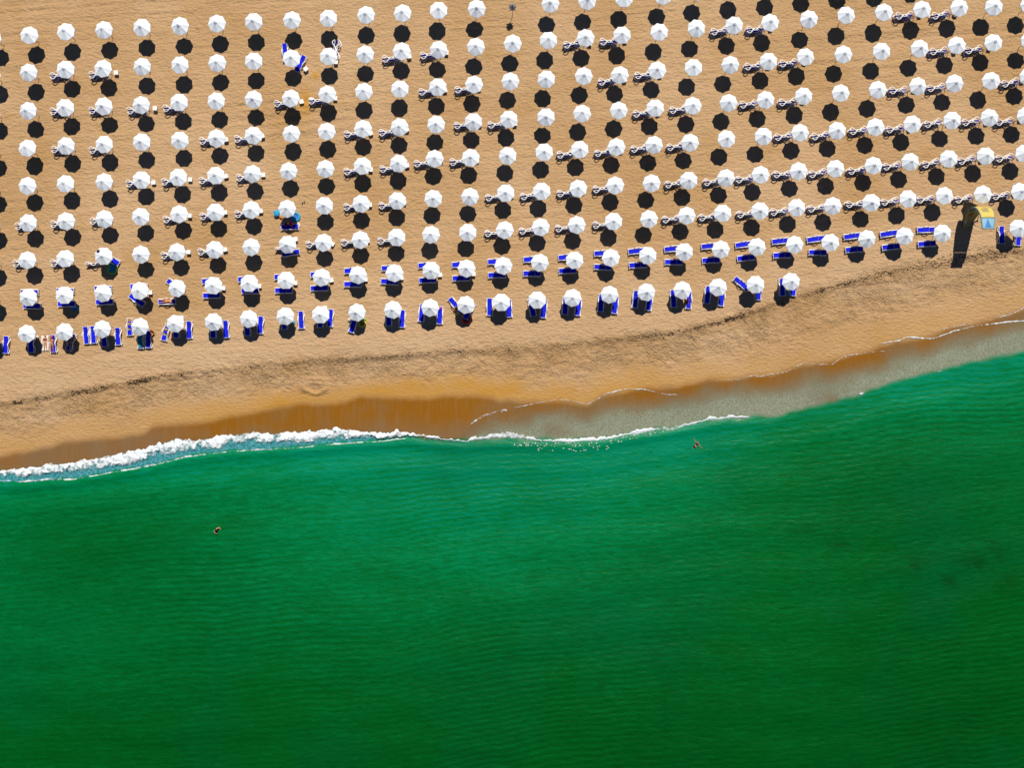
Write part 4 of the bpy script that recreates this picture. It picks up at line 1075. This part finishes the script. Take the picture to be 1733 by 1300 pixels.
# ------------------------------------------------------------------ kite standing on its wing tip
KX, KY = px2w(1634.5, 388, 0)
KY0 = KY + 0.15
def kite_pt(s, c, off=0.0):
    """s 0..1 from lower tip to upper tip, c -1..1 along the chord"""
    th = math.pi * (s - .5) * 0.98
    cs = max(math.cos(th), 0.0)
    w = (0.45 if s < .5 else 0.62) * (1 - cs) + 0.90 * cs
    bul = 0.10 * (1 - c * c) * cs
    yy = KY0 + (1.85 + bul + off) * cs - 1.0 * max(0.0, (s - .5) * 2) ** 1.5
    zz = 2.36 + (2.28 + bul * .5 + off) * math.sin(th)
    xx = KX + 0.02 + 0.28 * cs - 0.10 * max(0.0, s - .5) * 2 + c * w
    return (xx, yy, zz + ground_m(KX, KY))
def kite_patch(s0, s1, c0, c1, off, mat, name, parent, ns=10, nc=6, th=0.006, shear=0.0):
    v = []; f = []
    for o_ in (off, off + th):
        for i in range(ns + 1):
            for j in range(nc + 1):
                s = s0 + (s1 - s0) * i / ns; c = c0 + (c1 - c0) * j / nc + shear * i / ns
                v.append(kite_pt(s, c, o_))
    n = (ns + 1) * (nc + 1)
    for i in range(ns):
        for j in range(nc):
            a = i * (nc + 1) + j; q = (a, a + 1, a + nc + 2, a + nc + 1)
            f.append(q[::-1]); f.append(tuple(n + k for k in q))
    e = [j for j in range(nc + 1)] + [(i + 1) * (nc + 1) + nc for i in range(ns)] + [ns * (nc + 1) + j for j in range(nc - 1, -1, -1)] + [i * (nc + 1) for i in range(ns - 1, 0, -1)]
    for a, b_ in zip(e, e[1:] + e[:1]): f.append((a, b_, n + b_, n + a))
    return link(name, mesh_from(name, v, f, mat, True), parent)
kite = bpy.data.objects.new('power_kite', None); col.objects.link(kite)
tag(kite, 'yellow arched kite with pale blue tip standing on its end near the right edge', 'kite')
kc = kite_patch(0.0, 0.30, -1, 1, 0, M_KITEY, 'canopy_panel', kite, 14, 8)
kite_patch(0.30, 0.44, -1, 1, 0, M_KITEP, 'canopy_panel', kite, 8, 8)
ko = kite_patch(0.44, 0.845, -1, 1, 0, M_KITEY, 'canopy_panel', kite, 16, 8)
kb = kite_patch(0.855, 1.0, -1, 1, 0, M_KITEB, 'canopy_panel', kite, 10, 8)
for c in (-1, 1):
    b = MB(); b.tube([kite_pt(i / 40, c) for i in range(41)], [(0.075 if c < 0 else 0.03) * (0.55 + 0.45 * math.sin(math.pi * i / 40)) for i in range(41)], 8)
    link('leading_edge' if c < 0 else 'trailing_edge', b.mesh('kite_edge', M_KITEG, True), kite)
for s in (0.0, 0.85, 1.0):
    b = MB(); b.tube([kite_pt(s, -1 + 2 * j / 8, 0.02) for j in range(9)], 0.03, 6); link('strut', b.mesh('kite_strut', M_KITEG, True), kite)
# marks on the cloth
kite_patch(0.55, 0.66, -0.30, -0.05, 0.012, M_KITEO, 'orange_mark', ko, 4, 2, 0.004, 0.35)
for j in range(5): kite_patch(0.67 + 0.018 * j, 0.677 + 0.018 * j, -0.55 + 0.1 * (j % 2), 0.45 - 0.12 * (j % 3), 0.012, M_KITEG, 'printed_line', ko, 1, 5, 0.003)
v = [kite_pt(0.87, -0.1, 0.05), kite_pt(0.975, -0.45, 0.05), kite_pt(0.975, 0.50, 0.05)]
kite_mark = MB(); kite_mark.add(v + [tuple(Vector(p) + Vector((0, 0.006, 0.004))) for p in v], [(2, 1, 0), (3, 4, 5), (0, 1, 4, 3), (1, 2, 5, 4), (2, 0, 3, 5)])
link('blue_mark', kite_mark.mesh('blue_mark', M_KITED), kb)
for a in ((0.33, 0.42, -0.62, -0.50), (0.33, 0.42, -0.22, -0.10), (0.33, 0.35, -0.50, -0.22)): kite_patch(a[0], a[1], a[2], a[3], -0.02, M_BLACK, 'black_mark', kc, 3, 2, 0.004)
for a in ((0.20, 0.29, -0.35, 0.25),): kite_patch(*a, -0.018, M_KITEO, 'orange_mark', kc, 3, 3, 0.004)
for a in ((0.22, 0.235, 0.0, 0.18), (0.26, 0.275, 0.0, 0.18)): kite_patch(*a, -0.026, M_BROWN, 'brown_mark', kc, 2, 2, 0.004)
kite_patch(0.07, 0.14, -0.6, -0.25, -0.018, M_WHITE, 'white_mark', kc, 3, 2, 0.004)
HOLD = dict(lel=(-.30, -.16, 1.25), rel=(.30, .16, 1.30), lwr=(-.30, -.34, 1.42), rwr=(.34, .36, 1.45), lha=(-.30, -.40, 1.46), rha=(.35, .42, 1.50))
kx, ky = KX + 0.42, KY + 0.62
person('person in white shirt holding the yellow kite', HOLD, (kx, ky, ground_m(kx, ky)), (0, 0, R(20)), clothes=[('shirt', M_TOWELW), ('shorts', M_BLACK)], skin=M_SKIN)
